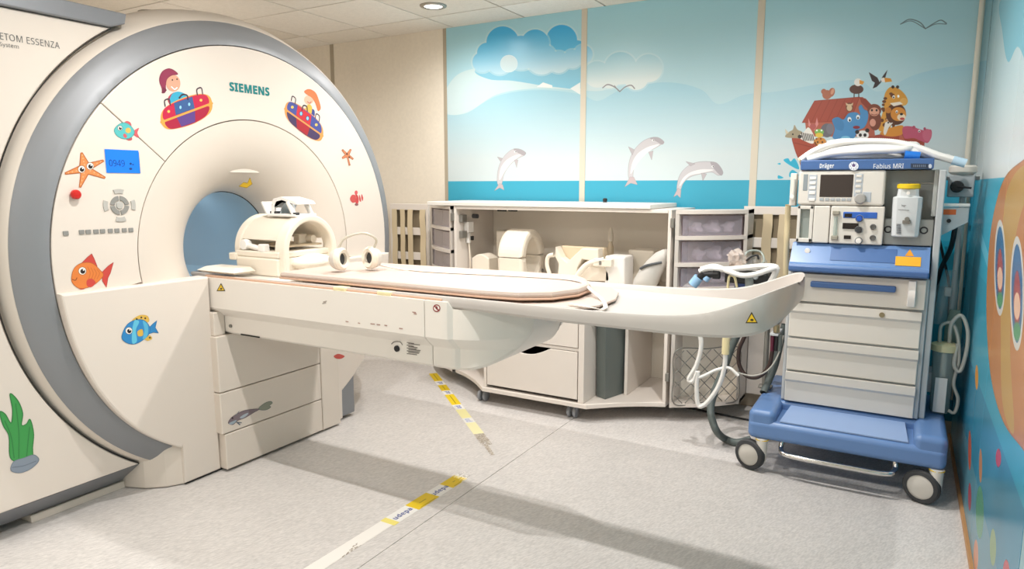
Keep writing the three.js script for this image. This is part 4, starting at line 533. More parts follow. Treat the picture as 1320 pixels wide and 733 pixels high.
  part('bay_back', [bx(xb - 0.012, x1, 1.122, 1.472, -3.98, -3.74, 0.004), bx(x1 - 0.018, x1, 1.26, 1.472, -3.74, -3.66, 0.004), bx(xb, x1 - 0.002, 1.122, 1.245, -3.74, -3.67, 0.006)], M('#a9adaa', 0.45), a);
  part('bay_rail', cylBetween(V(0.0, 1.41, -3.67), V(0.115, 1.41, -3.67), 0.005), mat.hinge, a);
  { const vx = PZ(1169, 270, -3.62).x;
    const v = part('vaporiser', loft([[1.165, 0.052], [1.17, 0.056], [1.30, 0.06], [1.345, 0.06], [1.348, 0.056], [1.352, 0.045], [1.385, 0.042]].map(([y, w]) => { const q = []; for (let i = 0; i < 20; i++) { const t = i / 20 * 2 * Math.PI, c = Math.cos(t), s = Math.sin(t), k = Math.pow(Math.abs(c) ** 4 + Math.abs(s) ** 4, -0.25); q.push(V(vx + w * k * c, y, -3.655 - w * 0.75 * k * s)); } return q; }).map((r) => r.reverse()), true, true, 0.5), M('#cfd4d6', 0.35), a, 'pale vaporiser canister');
    part('yellow_cap', lathe([[0, 0.016], [0.04, 0.016], [0.047, 0.012], [0.047, -0.004], [0.04, -0.008], [0, -0.008]], 28, 'y', [vx, 1.392, -3.655]), mat.yellow, v, 'yellow dial');
    part('dial_mark', cyl(0.008, 0.008, 0.006, 16).rotateX(Math.PI / 2).translate(vx, 1.366, -3.61), mat.white, v); part('filler_plug', [cyl(0.010, 0.010, 0.02, 14).rotateX(Math.PI / 2).translate(vx + 0.004, 1.248, -3.60), bx(vx - 0.014, vx + 0.02, 1.226, 1.243, -3.612, -3.597, 0.003)], mat.hinge, v);
    sticker('scale_print', v, 'z', -3.6085, [1150, 262, 1188, 306], 1500, (s) => { s.text('Dräger', 1162, 266, 2.5, '#333', 'bold', 6); s.line([[1158, 270], [1172, 271]], '#7a7a78', 1, false); for (let i = 0; i < 8; i++) s.line([[1156, 289 + i * 1.7], [1161, 289.2 + i * 1.7]], '#5a6068', 1.5, false); }, 0.0012, 0.4);
    for (const dx of [-0.07, 0.075]) part('mount_ring', new THREE.TorusGeometry(0.014, 0.003, 8, 24).translate(vx + dx, 1.195, -3.668), mat.rubber, a); }
  // top bar
  part('top_bar', bx(X(1032, 214), X(1204, 214), 1.474, 1.522, -3.99, ZM + 0.006, 0.006, 2), mat.anBlueD, a, 'blue top bar with white lettering');
  sticker('top_lettering', a, 'z', ZM + 0.006, [1030, 203, 1206, 224], 1500, (s) => { const q = s.P(1055, 217); s.x.fillStyle = '#e6ebf2'; const W = (u) => s.P(u, 217)[0]; const put = (t, u0, u1, v, h, f) => { s.x.save(); s.x.translate(...s.P(u0, v)); const w = W(u1) - W(u0); s.x.font = `${f} ${h * s.c.height}px sans-serif`; s.x.scale(w / s.x.measureText(t).width, 1); s.x.fillText(t, 0, 0); s.x.restore(); }; put('Dräger', 1056, 1075, 216.5, 0.36, 'bold'); put('Fabius MRI', 1125, 1165, 217.2, 0.36, ''); s.ell(1100.5, 214, 6.2, 5.6, '#dfe3ea'); s.ell(1100.5, 213, 2.2, 2, '#5b4a78'); for (let i = 0; i < 8; i++) s.ell(1100.5 + 4.2 * Math.cos(i * 0.785), 214 + 3.8 * Math.sin(i * 0.785), 0.6, 0.6, '#6f7f9a'); s.poly([[1174, 210.5], [1197, 211], [1197, 217], [1174, 216.5]], '#2e3a50'); for (let i = 0; i < 7; i++) s.line([[1178 + i * 2.4, 212.5], [1178 + i * 2.4, 215]], '#8a96a8', 1, false); s.ell(1199, 214, 2.2, 2.8, '#c9d2de'); }, 0.0012, 0.4, 'white maker lettering');
  // warning plate on the shelf
  { const xw = [PZ(1154, 338, ZF).x, PZ(1187, 338, ZF).x]; part('warning_plate', loft(xw.map((x) => [V(x, 1.036, ZF + 0.0262), V(x, 1.075, ZF - 0.0085), V(x, 1.075, ZF - 0.011), V(x, 1.036, ZF + 0.02)]), true, true, 0.3), M('#e6a91d', 0.45), a, 'orange warning plate');
    const xm = (xw[0] + xw[1]) / 2 + 0.004; part('warning_triangle', loft([[1.078, 0.018], [1.106, 0.001]].map(([y, w]) => { const z = ZF + 0.03 - (y - 1.028) * 0.889 + 0.0015; return [V(xm - w, y, z), V(xm + w, y, z), V(xm + w, y, z - 0.004), V(xm - w, y, z - 0.004)]; }), true, true, 0.3), M('#e0961a', 0.45), a, 'orange warning triangle'); }
  // right bracket and absorber arm
  part('side_bracket', slabZ([[x1 + 0.02, 1.30], [x1 + 0.13, 1.30], [x1 + 0.13, 1.235], [x1 + 0.02, 1.165]], -3.75, -3.70, 0.004), mat.anGrey, a); part('orange_label', bx(0.135, 0.20, 1.268, 1.292, -3.705, -3.698, 0.001, 1), mat.orange, a, 'orange label'); part('bracket_rail', cylBetween(V(x1, 1.312, -3.70), V(0.25, 1.312, -3.70), 0.008), mat.white, a); part('bracket_bolt', cyl(0.009, 0.009, 0.008, 14).rotateX(Math.PI / 2).translate(0.175, 1.24, -3.697), mat.black, a);
  // left gas column
  part('side_arm', [bx(X(1019, 225), X(1027, 225), 1.30, 1.46, -3.70, ZM - 0.01, 0.004), cyl(0.008, 0.008, 0.1, 14).translate(X(1023, 240), 1.38, ZM + 0.0)], mat.an, a); part('side_valve', lathe([[0, 0.02], [0.010, 0.018], [0.012, 0]], 16, 'z', [X(1021, 253), Y(1021, 253), ZM - 0.01]), mat.white, a);
  // wheels and legs
  const wheel = (x, z, yaw) => { const q = new THREE.Quaternion().setFromAxisAngle(V(0, 1, 0), yaw); const mk = (pts) => { const g = new THREE.LatheGeometry(pts.map(([r, y]) => new THREE.Vector2(r, y)), 32).rotateX(Math.PI / 2); return toCreasedNormals(g.applyQuaternion(q), 0.6).translate(x, 0.0765, z); };
    const w = part('caster_wheel', mk([[0.054, -0.02], [0.070, -0.018], [0.076, -0.010], [0.076, 0.010], [0.070, 0.018], [0.054, 0.02]]), mat.rubber, a); part('wheel_cap', mk([[0, 0.021], [0.03, 0.021], [0.056, 0.016], [0.056, -0.016], [0.03, -0.021], [0, -0.021]]), M('#c9c5bd', 0.4), w); };
  const leg = (x, z) => { part('caster_leg', loft([[0.05, 0.024], [0.07, 0.028], [0.15, 0.03], [0.168, 0.032]].map(([y, r]) => Array.from({ length: 16 }, (_, i) => V(x + r * 0.9 * Math.cos(-i / 8 * Math.PI), y, z + r * Math.sin(-i / 8 * Math.PI))).reverse()), true, true, 0.8), mat.an, a); part('leg_ring', cyl(0.031, 0.031, 0.004, 24).translate(x, 0.163, z), mat.yellow, a, 'yellow ring'); };
  wheel(-0.585, -3.385, -0.35); leg(-0.532, -3.388); wheel(0.15, -3.385, -0.35); leg(0.202, -3.388);
  wheel(-0.56, -4.03, 0.2); leg(-0.52, -4.05); wheel(0.16, -4.03, 0.2); leg(0.2, -4.05);
  part('foot_rail', tube([V(-0.44, 0.17, -3.42), V(-0.445, 0.13, -3.40), V(-0.43, 0.118, -3.365), V(-0.40, 0.116, -3.352), V(-0.15, 0.114, -3.345), V(0.0, 0.114, -3.352), V(0.03, 0.117, -3.365), V(0.045, 0.13, -3.40), V(0.04, 0.17, -3.42)], 0.0125, 80, 12), mat.chrome, a, 'chrome foot rail');
}
{ // white hoses coiled on top of the machine
  const b = thing('hose_bundle', 'coiled white breathing hoses lying on top of the anaesthesia machine', 'hoses', [-0.18, 1.523, -3.75]);
  const P3 = (u, v, z) => PZ(u, v, z);
  part('hose', hose([P3(1032, 207, -3.66), P3(1048, 196, -3.68), P3(1075, 186, -3.72), P3(1110, 183, -3.74), P3(1150, 184, -3.74), P3(1180, 190, -3.72), P3(1210, 201, -3.70), P3(1243, 210, -3.70)], 0.019), mat.hoseWhite, b);
  part('hose', hose([P3(1034, 208.5, -3.70), P3(1060, 199, -3.72), P3(1090, 190, -3.78), P3(1130, 187, -3.82), P3(1178, 187, -3.84), P3(1170, 192, -3.70), P3(1120, 194, -3.68), P3(1070, 198, -3.68), P3(1040, 206, -3.66)], 0.018), mat.hoseWhite, b);
  part('hose', hose([P3(1066, 185, -3.84), P3(1090, 182, -3.86), P3(1120, 185, -3.88), P3(1150, 193, -3.86), P3(1165, 201, -3.78), P3(1120, 201, -3.72), P3(1080, 201, -3.70), P3(1054, 203, -3.74), P3(1090, 196, -3.85), P3(1130, 193, -3.9)], 0.016), mat.hoseWhite, b);
  part('hose', hose([P3(1050, 206, -3.78), P3(1090, 203, -3.79), P3(1150, 203.5, -3.79), P3(1190, 203, -3.80), P3(1215, 200, -3.82)], 0.011), M('#efe6d3', 0.45), b);
  part('hose', hose([P3(1040, 201, -3.74), P3(1070, 189, -3.80), P3(1105, 186, -3.82), P3(1140, 188, -3.80), P3(1172, 196, -3.76), P3(1196, 202, -3.76)], 0.017), mat.hoseWhite, b);
  part('hose', hose([P3(1046, 203, -3.70), P3(1080, 194, -3.70), P3(1120, 190, -3.70), P3(1160, 192, -3.70), P3(1200, 200, -3.73), P3(1222, 203, -3.76)], 0.017), mat.hoseWhite, b);
  part('hose_clip', (() => { const p = P3(1166, 200, -3.672), q = P3(1186, 201.5, -3.672); return cylBetween(p, q, 0.0205, 16); })(), mat.blueClip, b, 'bright blue hose clip');
  part('hose_end', cylBetween(P3(1228, 206, -3.699), P3(1245, 210.5, -3.699), 0.0198, 16), M('#bcd7ea', 0.3), b, 'pale blue hose end');
  part('hose_end', cylBetween(P3(1030, 207.5, -3.659), P3(1036, 203.5, -3.662), 0.014, 14), M('#cdbb9a', 0.5), b);
}
{ // column of clinical gear in the corner
  const p = thing('equipment_pole', 'white pole with a round regulator head in the corner by the anaesthesia machine', 'pole', [0.23, 0.305, -4.0]);
  part('tube', cylBetween(V(0.235, 0.306, -3.98), V(0.235, 1.47, -3.98), 0.012), mat.white, p); part('tube', cylBetween(V(0.275, 0.306, -4.06), V(0.262, 1.40, -4.02), 0.008), M('#d8d2c2', 0.45), p);
  part('head', lathe([[0, 0.035], [0.05, 0.034], [0.058, 0.026], [0.058, 0.002], [0.05, -0.006], [0.04, -0.012], [0, -0.012]], 32, 'y', [0.225, 1.462, -3.95]), M('#e4ddd2', 0.4), p, 'round cream regulator head');
  part('mount_block', bx(0.17, 0.275, 1.345, 1.45, -3.99, -3.91, 0.006), mat.anGrey, p); part('knob', lathe([[0, 0.03], [0.024, 0.028], [0.028, 0.016], [0.028, 0]], 22, 'z', [0.205, 1.395, -3.91]), mat.black, p, 'black knob'); part('knob_lever', cylBetween(V(0.205, 1.395, -3.882), V(0.262, 1.388, -3.882), 0.005), mat.black, p); part('cross_rail', bx(0.155, 0.30, 1.425, 1.445, -4.02, -4.0, 0.004), mat.anGrey, p);
  const c = thing('suction_canister', 'clear suction canister with a cream lid hanging beside the anaesthesia machine', 'canister', [0.2, 0.306, -3.8]);
  const cx = 0.212, cz = -3.80;
  part('jar', lathe([[0, 0.31], [0.038, 0.31], [0.042, 0.32], [0.05, 0.62]], 28, 'y', [cx, 0, cz]), mat.clearG, c, 'clear jar'); part('lid', lathe([[0, 0.655], [0.045, 0.652], [0.058, 0.645], [0.058, 0.615], [0.05, 0.612]], 28, 'y', [cx, 0, cz]), mat.cream, c); part('scale_plate', bx(cx - 0.03, cx + 0.02, 0.32, 0.49, cz + 0.05, cz + 0.055, 0.002), mat.white, c, 'white scale plate');
  part('float_tube', cyl(0.014, 0.014, 0.12, 14).translate(cx, 0.55, cz), mat.white, c);
  const tb = M('#dcdcd4', 0.3, { transmission: 0.35, thickness: 0 });
  const ch = thing('suction_tubing', 'looped clear tubing above the suction canister', 'tubing', [0.23, 0.65, -3.8]);
  part('tube', tube([V(cx - 0.025, 0.65, cz), V(cx - 0.02, 0.74, cz + 0.01), V(cx + 0.016, 0.755, cz + 0.02), V(cx + 0.043, 0.70, cz + 0.03), V(cx + 0.058, 0.58, cz + 0.03), V(cx + 0.047, 0.46, cz + 0.03), V(cx + 0.070, 0.39, cz + 0.03), V(cx + 0.058, 0.32, cz + 0.03), V(cx + 0.035, 0.33, cz + 0.03)], 0.008, 90, 8), tb, ch);
  part('tube', tube([V(cx + 0.016, 0.65, cz), V(cx + 0.017, 0.76, cz + 0.04), V(cx + 0.047, 0.80, cz + 0.05), V(cx + 0.078, 0.74, cz + 0.05), V(cx + 0.082, 0.62, cz + 0.05), V(cx + 0.062, 0.53, cz + 0.05), V(cx + 0.043, 0.55, cz + 0.045), V(cx + 0.047, 0.66, cz + 0.03)], 0.009, 90, 8), tb, ch);
  const bagm = thing('plastic_pouch', 'clear plastic pouch with a white tip tucked behind the suction canister', 'pouch', [0.2, 0.75, -3.95]);
  part('film', loft([[0.72, 0.03], [0.80, 0.05], [0.9, 0.045], [0.99, 0.02]].map(([y, w], k) => Array.from({ length: 14 }, (_, i) => { const t = -i / 7 * Math.PI; return V(0.185 + (y - 0.72) * 0.1 + w * Math.cos(t) * (1 + 0.25 * Math.sin(3 * t + k)), y, -3.93 + 0.018 * Math.sin(t)); }).reverse()), true, true, 1), mat.clear, bagm); part('tip', bx(0.195, 0.225, 0.86, 0.905, -3.94, -3.92, 0.006), mat.white, bagm, 'white tip');
  const gb = thing('green_pouch', 'pale green clear pouch hanging behind the tubing loops by the mural wall', 'pouch', [0.27, 0.5, -3.9]);
  part('film', loft([[0.48, 0.03], [0.58, 0.04], [0.72, 0.04], [0.80, 0.025]].map(([y, w]) => Array.from({ length: 12 }, (_, i) => { const t = -i / 6 * Math.PI; return V(0.245 + w * 0.9 * Math.cos(t), y, -3.90 + 0.015 * Math.sin(t)); }).reverse()), true, true, 1), mat.clearGreen, gb);
  const mi = thing('clamp_fitting', 'small pale metal clamp fitting on the side of the drawer column', 'clamp', [0.165, 0.42, -3.8]);
  part('body', [bx(0.152, 0.178, 0.44, 0.50, -3.82, -3.79, 0.004), bx(0.15, 0.172, 0.40, 0.44, -3.815, -3.795, 0.004), cyl(0.008, 0.008, 0.03, 12).translate(0.162, 0.512, -3.805)], mat.anGrey, mi);
  // black cables crossing the mural behind
  for (const [k, pts] of [[0, [V(0.205, 1.24, -3.72), V(0.2, 1.12, -3.80), V(0.175, 0.95, -4.1), V(0.165, 0.75, -4.2), V(0.16, 0.5, -4.2), V(0.16, 0.32, -4.1)]], [1, [V(0.165, 1.13, -4.34), V(0.2, 1.0, -4.35), V(0.235, 0.86, -4.36), V(0.25, 0.6, -4.37), V(0.25, 0.1, -4.37)]]]) { const t = thing(k ? 'black_cable' : 'black_hose', k ? 'thin black cable crossing the teal mural behind the machine' : 'thick black hose hanging from the orange labelled bracket', k ? 'cable' : 'hose', pts[0].toArray()); part('line', tube(pts, k ? 0.007 : 0.011, 60, 8), mat.hoseBlack, t); }
}

// ---------------------------------------------------------------- coil storage cabinet
const CL = -2.68, CR = -1.16, CZF = -3.84, CZB = -4.34;
const plan = (dx = 0, dz = 0) => { const q = []; const arc = (x0, z0, x1, z1, k) => { for (let i = 0; i <= 10; i++) { const t = i / 10; q.push([x0 + (x1 - x0) * t, z0 + (z1 - z0) * t - k * Math.sin(Math.PI * t)]); } };
  q.push([CL + dx, CZB]); arc(CL + dx, CZF, -2.28, -3.56 - dz, 0.03); arc(-1.555, -3.565 - dz, CR - dx, CZF, 0.03); q.push([CR - dx, CZB]); return q; };
const SH = 0.775;
{
  const c = thing('storage_cabinet', 'cream wheeled coil cabinet with drawers and an open shelf behind the table', 'cabinet', [-1.92, 0, -4.0]);
  part('plinth', prism(plan(), 0.088, 0.116, 0.004), mat.cab, c); part('shelf', prism(plan(0.021, 0.0), SH - 0.022, SH, 0.003), mat.cab, c);
  part('side_panel', bx(CL, CL + 0.02, 0.116, 1.262, CZB, CZF, 0.002, 1), mat.cab, c); part('side_panel', bx(CR - 0.02, CR, 0.116, 1.262, CZB, CZF, 0.002, 1), mat.cab, c);
  part('back_panel', bx(CL + 0.021, CR - 0.021, 0.117, 1.24, CZB, CZB + 0.015, 0.001, 1), mat.cabIn, c); part('top_panel', bx(CL + 0.021, CR - 0.021, 1.242, 1.262, CZB, CZF, 0.002, 1), mat.cab, c);
  // drawer block
  const ZD = -3.575; part('divider', bx(-1.612, -1.575, 0.117, SH - 0.023, CZB + 0.02, ZD + 0.002, 0.002, 1), mat.cab, c); part('divider', bx(-2.275, -2.255, 0.117, SH - 0.023, CZB + 0.02, ZD + 0.002, 0.002, 1), mat.cab, c); part('divider', bx(-1.43, -1.41, 0.117, SH - 0.023, CZB + 0.02, -3.86, 0.002, 1), mat.cab, c);
  part('mid_rail', bx(-2.255, -1.612, 0.428, 0.446, -3.9, ZD - 0.004, 0.002, 1), mat.cab, c);
  part('drawer', bx(-2.25, -1.618, 0.45, SH - 0.028, ZD - 0.02, ZD, 0.002, 1), mat.cab, c);
  { const q = [[-2.25, 0.136], [-1.618, 0.136], [-1.618, 0.424]]; for (let i = 0; i <= 12; i++) { const t = i / 12; q.push([-1.80 - t * 0.33, 0.424 - 0.055 * Math.sin(Math.PI * t)]); } q.push([-2.25, 0.424]); const d = part('drawer', slabZ(q, ZD - 0.018, ZD + 0.002, 0.002), mat.cab, c, 'drawer front with a curved finger cut-out'); part('drawer_box', [bx(-2.24, -2.225, 0.14, 0.36, -4.0, ZD - 0.02, 0), bx(-1.64, -1.625, 0.14, 0.36, -4.0, ZD - 0.02, 0), bx(-2.24, -1.625, 0.14, 0.15, -4.0, ZD - 0.02, 0), bx(-2.24, -1.625, 0.14, 0.36, -4.0, -3.985, 0)], mat.dark, d); }
  // casters
  for (const [u, v] of [[627, 516], [743, 536], [0, 1], [0, 2]]) { const p = v > 2 ? PY(u, v - 2, 0.0) : V(v === 1 ? -2.55 : -1.3, 0, -4.2); const z = v > 2 ? -3.635 : -4.2, x = p.x;
    const k = part('caster', [bx(x - 0.012, x + 0.012, 0.03, 0.088, z - 0.018, z + 0.016, 0.004), cyl(0.012, 0.012, 0.012, 14).translate(x, 0.083, z)], mat.caster, c); for (const d of [-0.020, 0.020]) part('caster_wheel', lathe([[0, -0.012], [0.026, -0.012], [0.034, -0.008], [0.036, 0], [0.034, 0.008], [0.026, 0.012], [0, 0.012]], 22, 'x', [x + d, 0.0365, z]), mat.casterGrey, k); }
  // hinges and edge stiles
  for (const [y0, y1] of [[1.16, 1.215], [0.25, 0.3]]) for (const x of [CR - 0.004, CL - 0.018]) part('hinge', bx(x, x + 0.022, y0, y1, CZF - 0.01, CZF + 0.012, 0.003), mat.hinge, c);
  // hand slots high on the back panel
  for (const u of [641, 655]) { const p = PZ(u, 270, CZB + 0.016), q = PZ(u + 12, 270, CZB + 0.016); part('hand_slot', bx(p.x, q.x, p.y - 0.012, p.y + 0.012, CZB + 0.013, CZB + 0.018, 0.003), mat.dark, c, 'dark hand slot'); }
  // hook hardware on the left side
  for (const [y, h] of [[1.20, 0.05], [1.09, 0.05]]) part('hook_clip', bx(CL + 0.02, CL + 0.05, y - h, y, -3.93, -3.87, 0.004), mat.hinge, c);
  part('hook_bolt', cylBetween(V(CL + 0.02, 1.185, -4.05), V(CL + 0.06, 1.185, -4.05), 0.016), M('#55565a', 0.4), c);
}
{ const w = thing('worktop_board', 'white board laid across the top of the coil cabinet', 'worktop', [-2.09, 1.263, -4.1]);
  part('board', bx(-2.90, -1.285, 1.2635, 1.29, -4.36, -3.83, 0.004), M('#ebe6df', 0.35), w);
  const b = thing('pen_holder', 'tiny black holder standing on the white cabinet board', 'holder', PZ(780, 255, -4.2).toArray()); const p = PZ(780, 255, -4.2); part('cap', lathe([[0, 0.028], [0.012, 0.026], [0.015, 0.015], [0.012, 0.004], [0.014, 0]], 16, 'y', [p.x, 1.2905, -4.2]), mat.black, b); }
// swung-open door shelves, with bins
function doorUnit(F0, F1, dep, name, label, ribs) {
  const d = thing('cabinet_door', label, 'cabinet door', [(F0[0] + F1[0]) / 2, 0, F0[1] - 0.1], 'doors of the coil cabinet'); const s = Math.sign(F1[0] - F0[0]);
  const L = Math.hypot(F1[0] - F0[0], F1[1] - F0[1]), ux = (F1[0] - F0[0]) / L, uz = (F1[1] - F0[1]) / L; const at = (t, k) => [F0[0] + ux * t * L, F0[1] + uz * t * L - k];
  const quad = (t0, t1, k0, k1) => { const q = [at(t0, k0), at(t1, k0), at(t1, k1), at(t0, k1)]; return s > 0 ? q.reverse() : q; };
  const bow = (k0, k1) => { const nx = -uz * s, nz = ux * s, q = []; for (let i = 0; i <= 8; i++) { const t = i / 8, p = at(t, k0), b = 0.025 * Math.sin(Math.PI * t); q.push([p[0] + nx * b, p[1] + nz * b]); } q.push(at(1, k1), at(0, k1)); return s > 0 ? q.reverse() : q; };
  part('side_panel', prism(quad(0, 0.05, 0, dep), 0.09, 1.262), mat.cab, d); part('side_panel', prism(quad(0.95, 1, 0, dep), 0.09, 1.262), mat.cab, d); part('back_panel', prism(quad(0.05, 0.95, dep - 0.012, dep), 0.1, 1.24), mat.cabIn, d);
  const ys = [0.092, 0.56, 0.79, 0.935, 1.09, 1.238]; for (const y of ys) part('shelf', prism(bow(0, dep), y, y + 0.022), mat.cab, d);
  return { d, quad, at, ys };
}
const RD = doorUnit([-1.135, -3.835], [-0.79, -4.12], 0.17, 'r', 'open cabinet door with bins and a wire basket beside the blue trolley');
const LD = doorUnit([-2.705, -3.835], [-3.10, -4.14], 0.15, 'l', 'open cabinet door with plastic bins beside the scanner');
const binLabels = { r: ['top translucent storage bin of packets by the strap rack', 'middle translucent storage bin of packets by the strap rack', 'lower translucent storage bin beside the breathing mask'], l: ['top translucent storage bin in the door beside the scanner', 'middle translucent storage bin in the door beside the scanner', 'lower translucent storage bin in the door beside the scanner'] };
for (const [D, k] of [[RD, 'r'], [LD, 'l']]) [[1.112, 1.236], [0.957, 1.086], [0.812, 0.932]].forEach(([y0, y1], i) => {
  const p = D.at(0.5, 0.08), b = thing('storage_bin', binLabels[k][i], 'bin', [p[0], y0, p[1]], k === 'r' ? 'bins in the door by the trolley' : 'bins in the door by the scanner');
  part('front', prism(D.quad(0.09, 0.91, 0.012, 0.016), y0 + 0.002, y1 - 0.008), mat.bin, b); part('body', [prism(D.quad(0.09, 0.10, 0.016, 0.128), y0 + 0.002, y1 - 0.012), prism(D.quad(0.90, 0.91, 0.016, 0.128), y0 + 0.002, y1 - 0.012), prism(D.quad(0.10, 0.90, 0.016, 0.128), y0 + 0.001, y0 + 0.005)], mat.bin, b);
  if (k === 'r') [[0.28, 0.045], [0.5, 0.052], [0.72, 0.048]].forEach(([t, r], j) => { const q = D.at(t + (i - 1) * 0.04, 0.07); const o = thing('packed_supply', 'white packet in the ' + ['top', 'middle', 'lower'][i] + ' bin by the trolley, ' + ['at its hinged end', 'halfway along the bin', 'at its strap rack end'][j], 'packet', [q[0], y0 + 0.006, q[1]], 'packets inside the door bins'); const k1 = 2 + rnd() * 2, k2 = rnd() * 6, g = mergeVertices(new THREE.IcosahedronGeometry(1, 3).deleteAttribute('uv').deleteAttribute('normal')), pp = g.attributes.position; for (let m = 0; m < pp.count; m++) { const a = Math.atan2(pp.getY(m), pp.getX(m)), f = 0.86 + 0.14 * Math.sin(k1 * a + k2) + 0.1 * Math.sin(5 * a + 3 * pp.getZ(m) + k2); pp.setXYZ(m, pp.getX(m) * f, Math.max(-0.82, pp.getY(m) * f), pp.getZ(m) * f); } g.computeVertexNormals(); part('wrap', g.scale(r * (0.95 + 0.12 * (j % 2)), r * (0.7 + 0.3 * rnd()), 0.03).translate(q[0], y0 + 0.008 + r * 0.82, q[1]), mat.white, o); });
});
{ // wire basket on the right door
  const b = thing('wire_basket', 'dark wire mesh basket front low on the open cabinet door', 'basket', [-0.97, 0.115, -3.98]);
  const wire = []; const Q = (t, y) => { const p = RD.at(t, -0.016); return V(p[0], y, p[1]); };
  const y0 = 0.118, y1 = 0.44; part('rim', tube([Q(0.08, y0), Q(0.06, 0.28), Q(0.08, y1), Q(0.5, y1 + 0.005), Q(0.97, y1), Q(0.985, 0.28), Q(0.97, y0), Q(0.5, y0)], 0.0035, 90, 6, true), mat.hinge, b);
  for (let k = -4; k < 7; k++) for (const sg of [1, -1]) { let t0 = 0.04 + k * 0.19, t1 = t0 + 0.72; let a = [sg > 0 ? t0 : t1, y0], c = [sg > 0 ? t1 : t0, y1]; const clip = (p, q) => { if (p[0] < 0.08) { const f = (0.08 - p[0]) / (q[0] - p[0]); return [0.08, p[1] + (q[1] - p[1]) * f]; } if (p[0] > 0.97) { const f = (p[0] - 0.97) / (p[0] - q[0]); return [0.97, p[1] + (q[1] - p[1]) * f]; } return p; }; if ((a[0] < 0.08 && c[0] < 0.08) || (a[0] > 0.97 && c[0] > 0.97)) continue; const A = clip(a, c), C = clip(c, a); if (Math.abs(A[1] - C[1]) < 0.02) continue; part('wire', cylBetween(Q(...A), Q(...C), 0.0026, 6), mat.hinge, b); }
}
// strap racks
function strapRack(x0, x1, y1, label, straps, bars) {
  const r = thing('strap_rack', label, 'rack', [(x0 + x1) / 2, 0, -4.33], 'strap racks beside the coil cabinet');
  const z0 = -4.36, z1 = -4.335, top = y1 - 0.05, rows = [[top, top - 0.14], [top - 0.20, top - 0.34], [top - 0.40, top - 0.56]];
  part('panel', slabZ([[x0, 0.1], [x1, 0.1], [x1, y1], [x0, y1]], z0, z1, 0.003, rows.map(([a, b]) => [[x0 + 0.045, b], [x0 + 0.045, a], [x1 - 0.03, a], [x1 - 0.03, b]])), mat.cab, r);
  part('wall_shade_sheet', bx(x0 + 0.02, x1 - 0.02, 0.2, y1 - 0.03, z0 - 0.006, z0 - 0.001, 0), M('#8d7f68', 0.8), r);  // brown sheet paints the shade on the wall behind the openings
  straps.forEach(([a, b, tag], i) => { const s = thing('hanging_strap', 'beige woven strap ' + tag, 'strap', [(a + b) / 2, 0.62, z1], 'straps hung over the racks'); const q = []; for (let k = 0; k <= 10; k++) { const t = k / 10, y = top + 0.005 - t * 0.62, w = 0.003 * Math.sin(k * 1.7 + i), zz = z1 + 0.004 + 0.003 * Math.sin(k * 1.3 + i * 2); q.push([V(a + w, y, zz), V(a + w, y, zz + 0.003), V(b + w, y, zz + 0.003), V(b + w, y, zz)]); } part('webbing', loft(q, true, true, 0.9), mat.strapBeige, s); part('fringe', loft([0, 1].map((k) => [V(a - 0.006, top - 0.615 - k * 0.03, z1 + 0.003), V(a - 0.006, top - 0.615 - k * 0.03, z1 + 0.014), V(b + 0.006, top - 0.615 - k * 0.03, z1 + 0.014), V(b + 0.006, top - 0.615 - k * 0.03, z1 + 0.003)]), true, true, 0.3), mat.strap, s); });
}
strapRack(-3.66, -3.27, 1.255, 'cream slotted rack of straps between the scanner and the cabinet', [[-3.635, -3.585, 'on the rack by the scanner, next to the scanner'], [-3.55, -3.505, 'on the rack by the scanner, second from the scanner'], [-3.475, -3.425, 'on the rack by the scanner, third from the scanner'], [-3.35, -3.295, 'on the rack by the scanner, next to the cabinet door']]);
strapRack(-0.86, -0.36, 1.275, 'cream slotted rack of straps between the cabinet door and the trolley', [[-0.745, -0.69, 'on the rack by the trolley, next to the storage bins'], [-0.655, -0.61, 'on the rack by the trolley, in the middle of the rack'], [-0.52, -0.47, 'on the rack by the trolley, behind the machine']]);
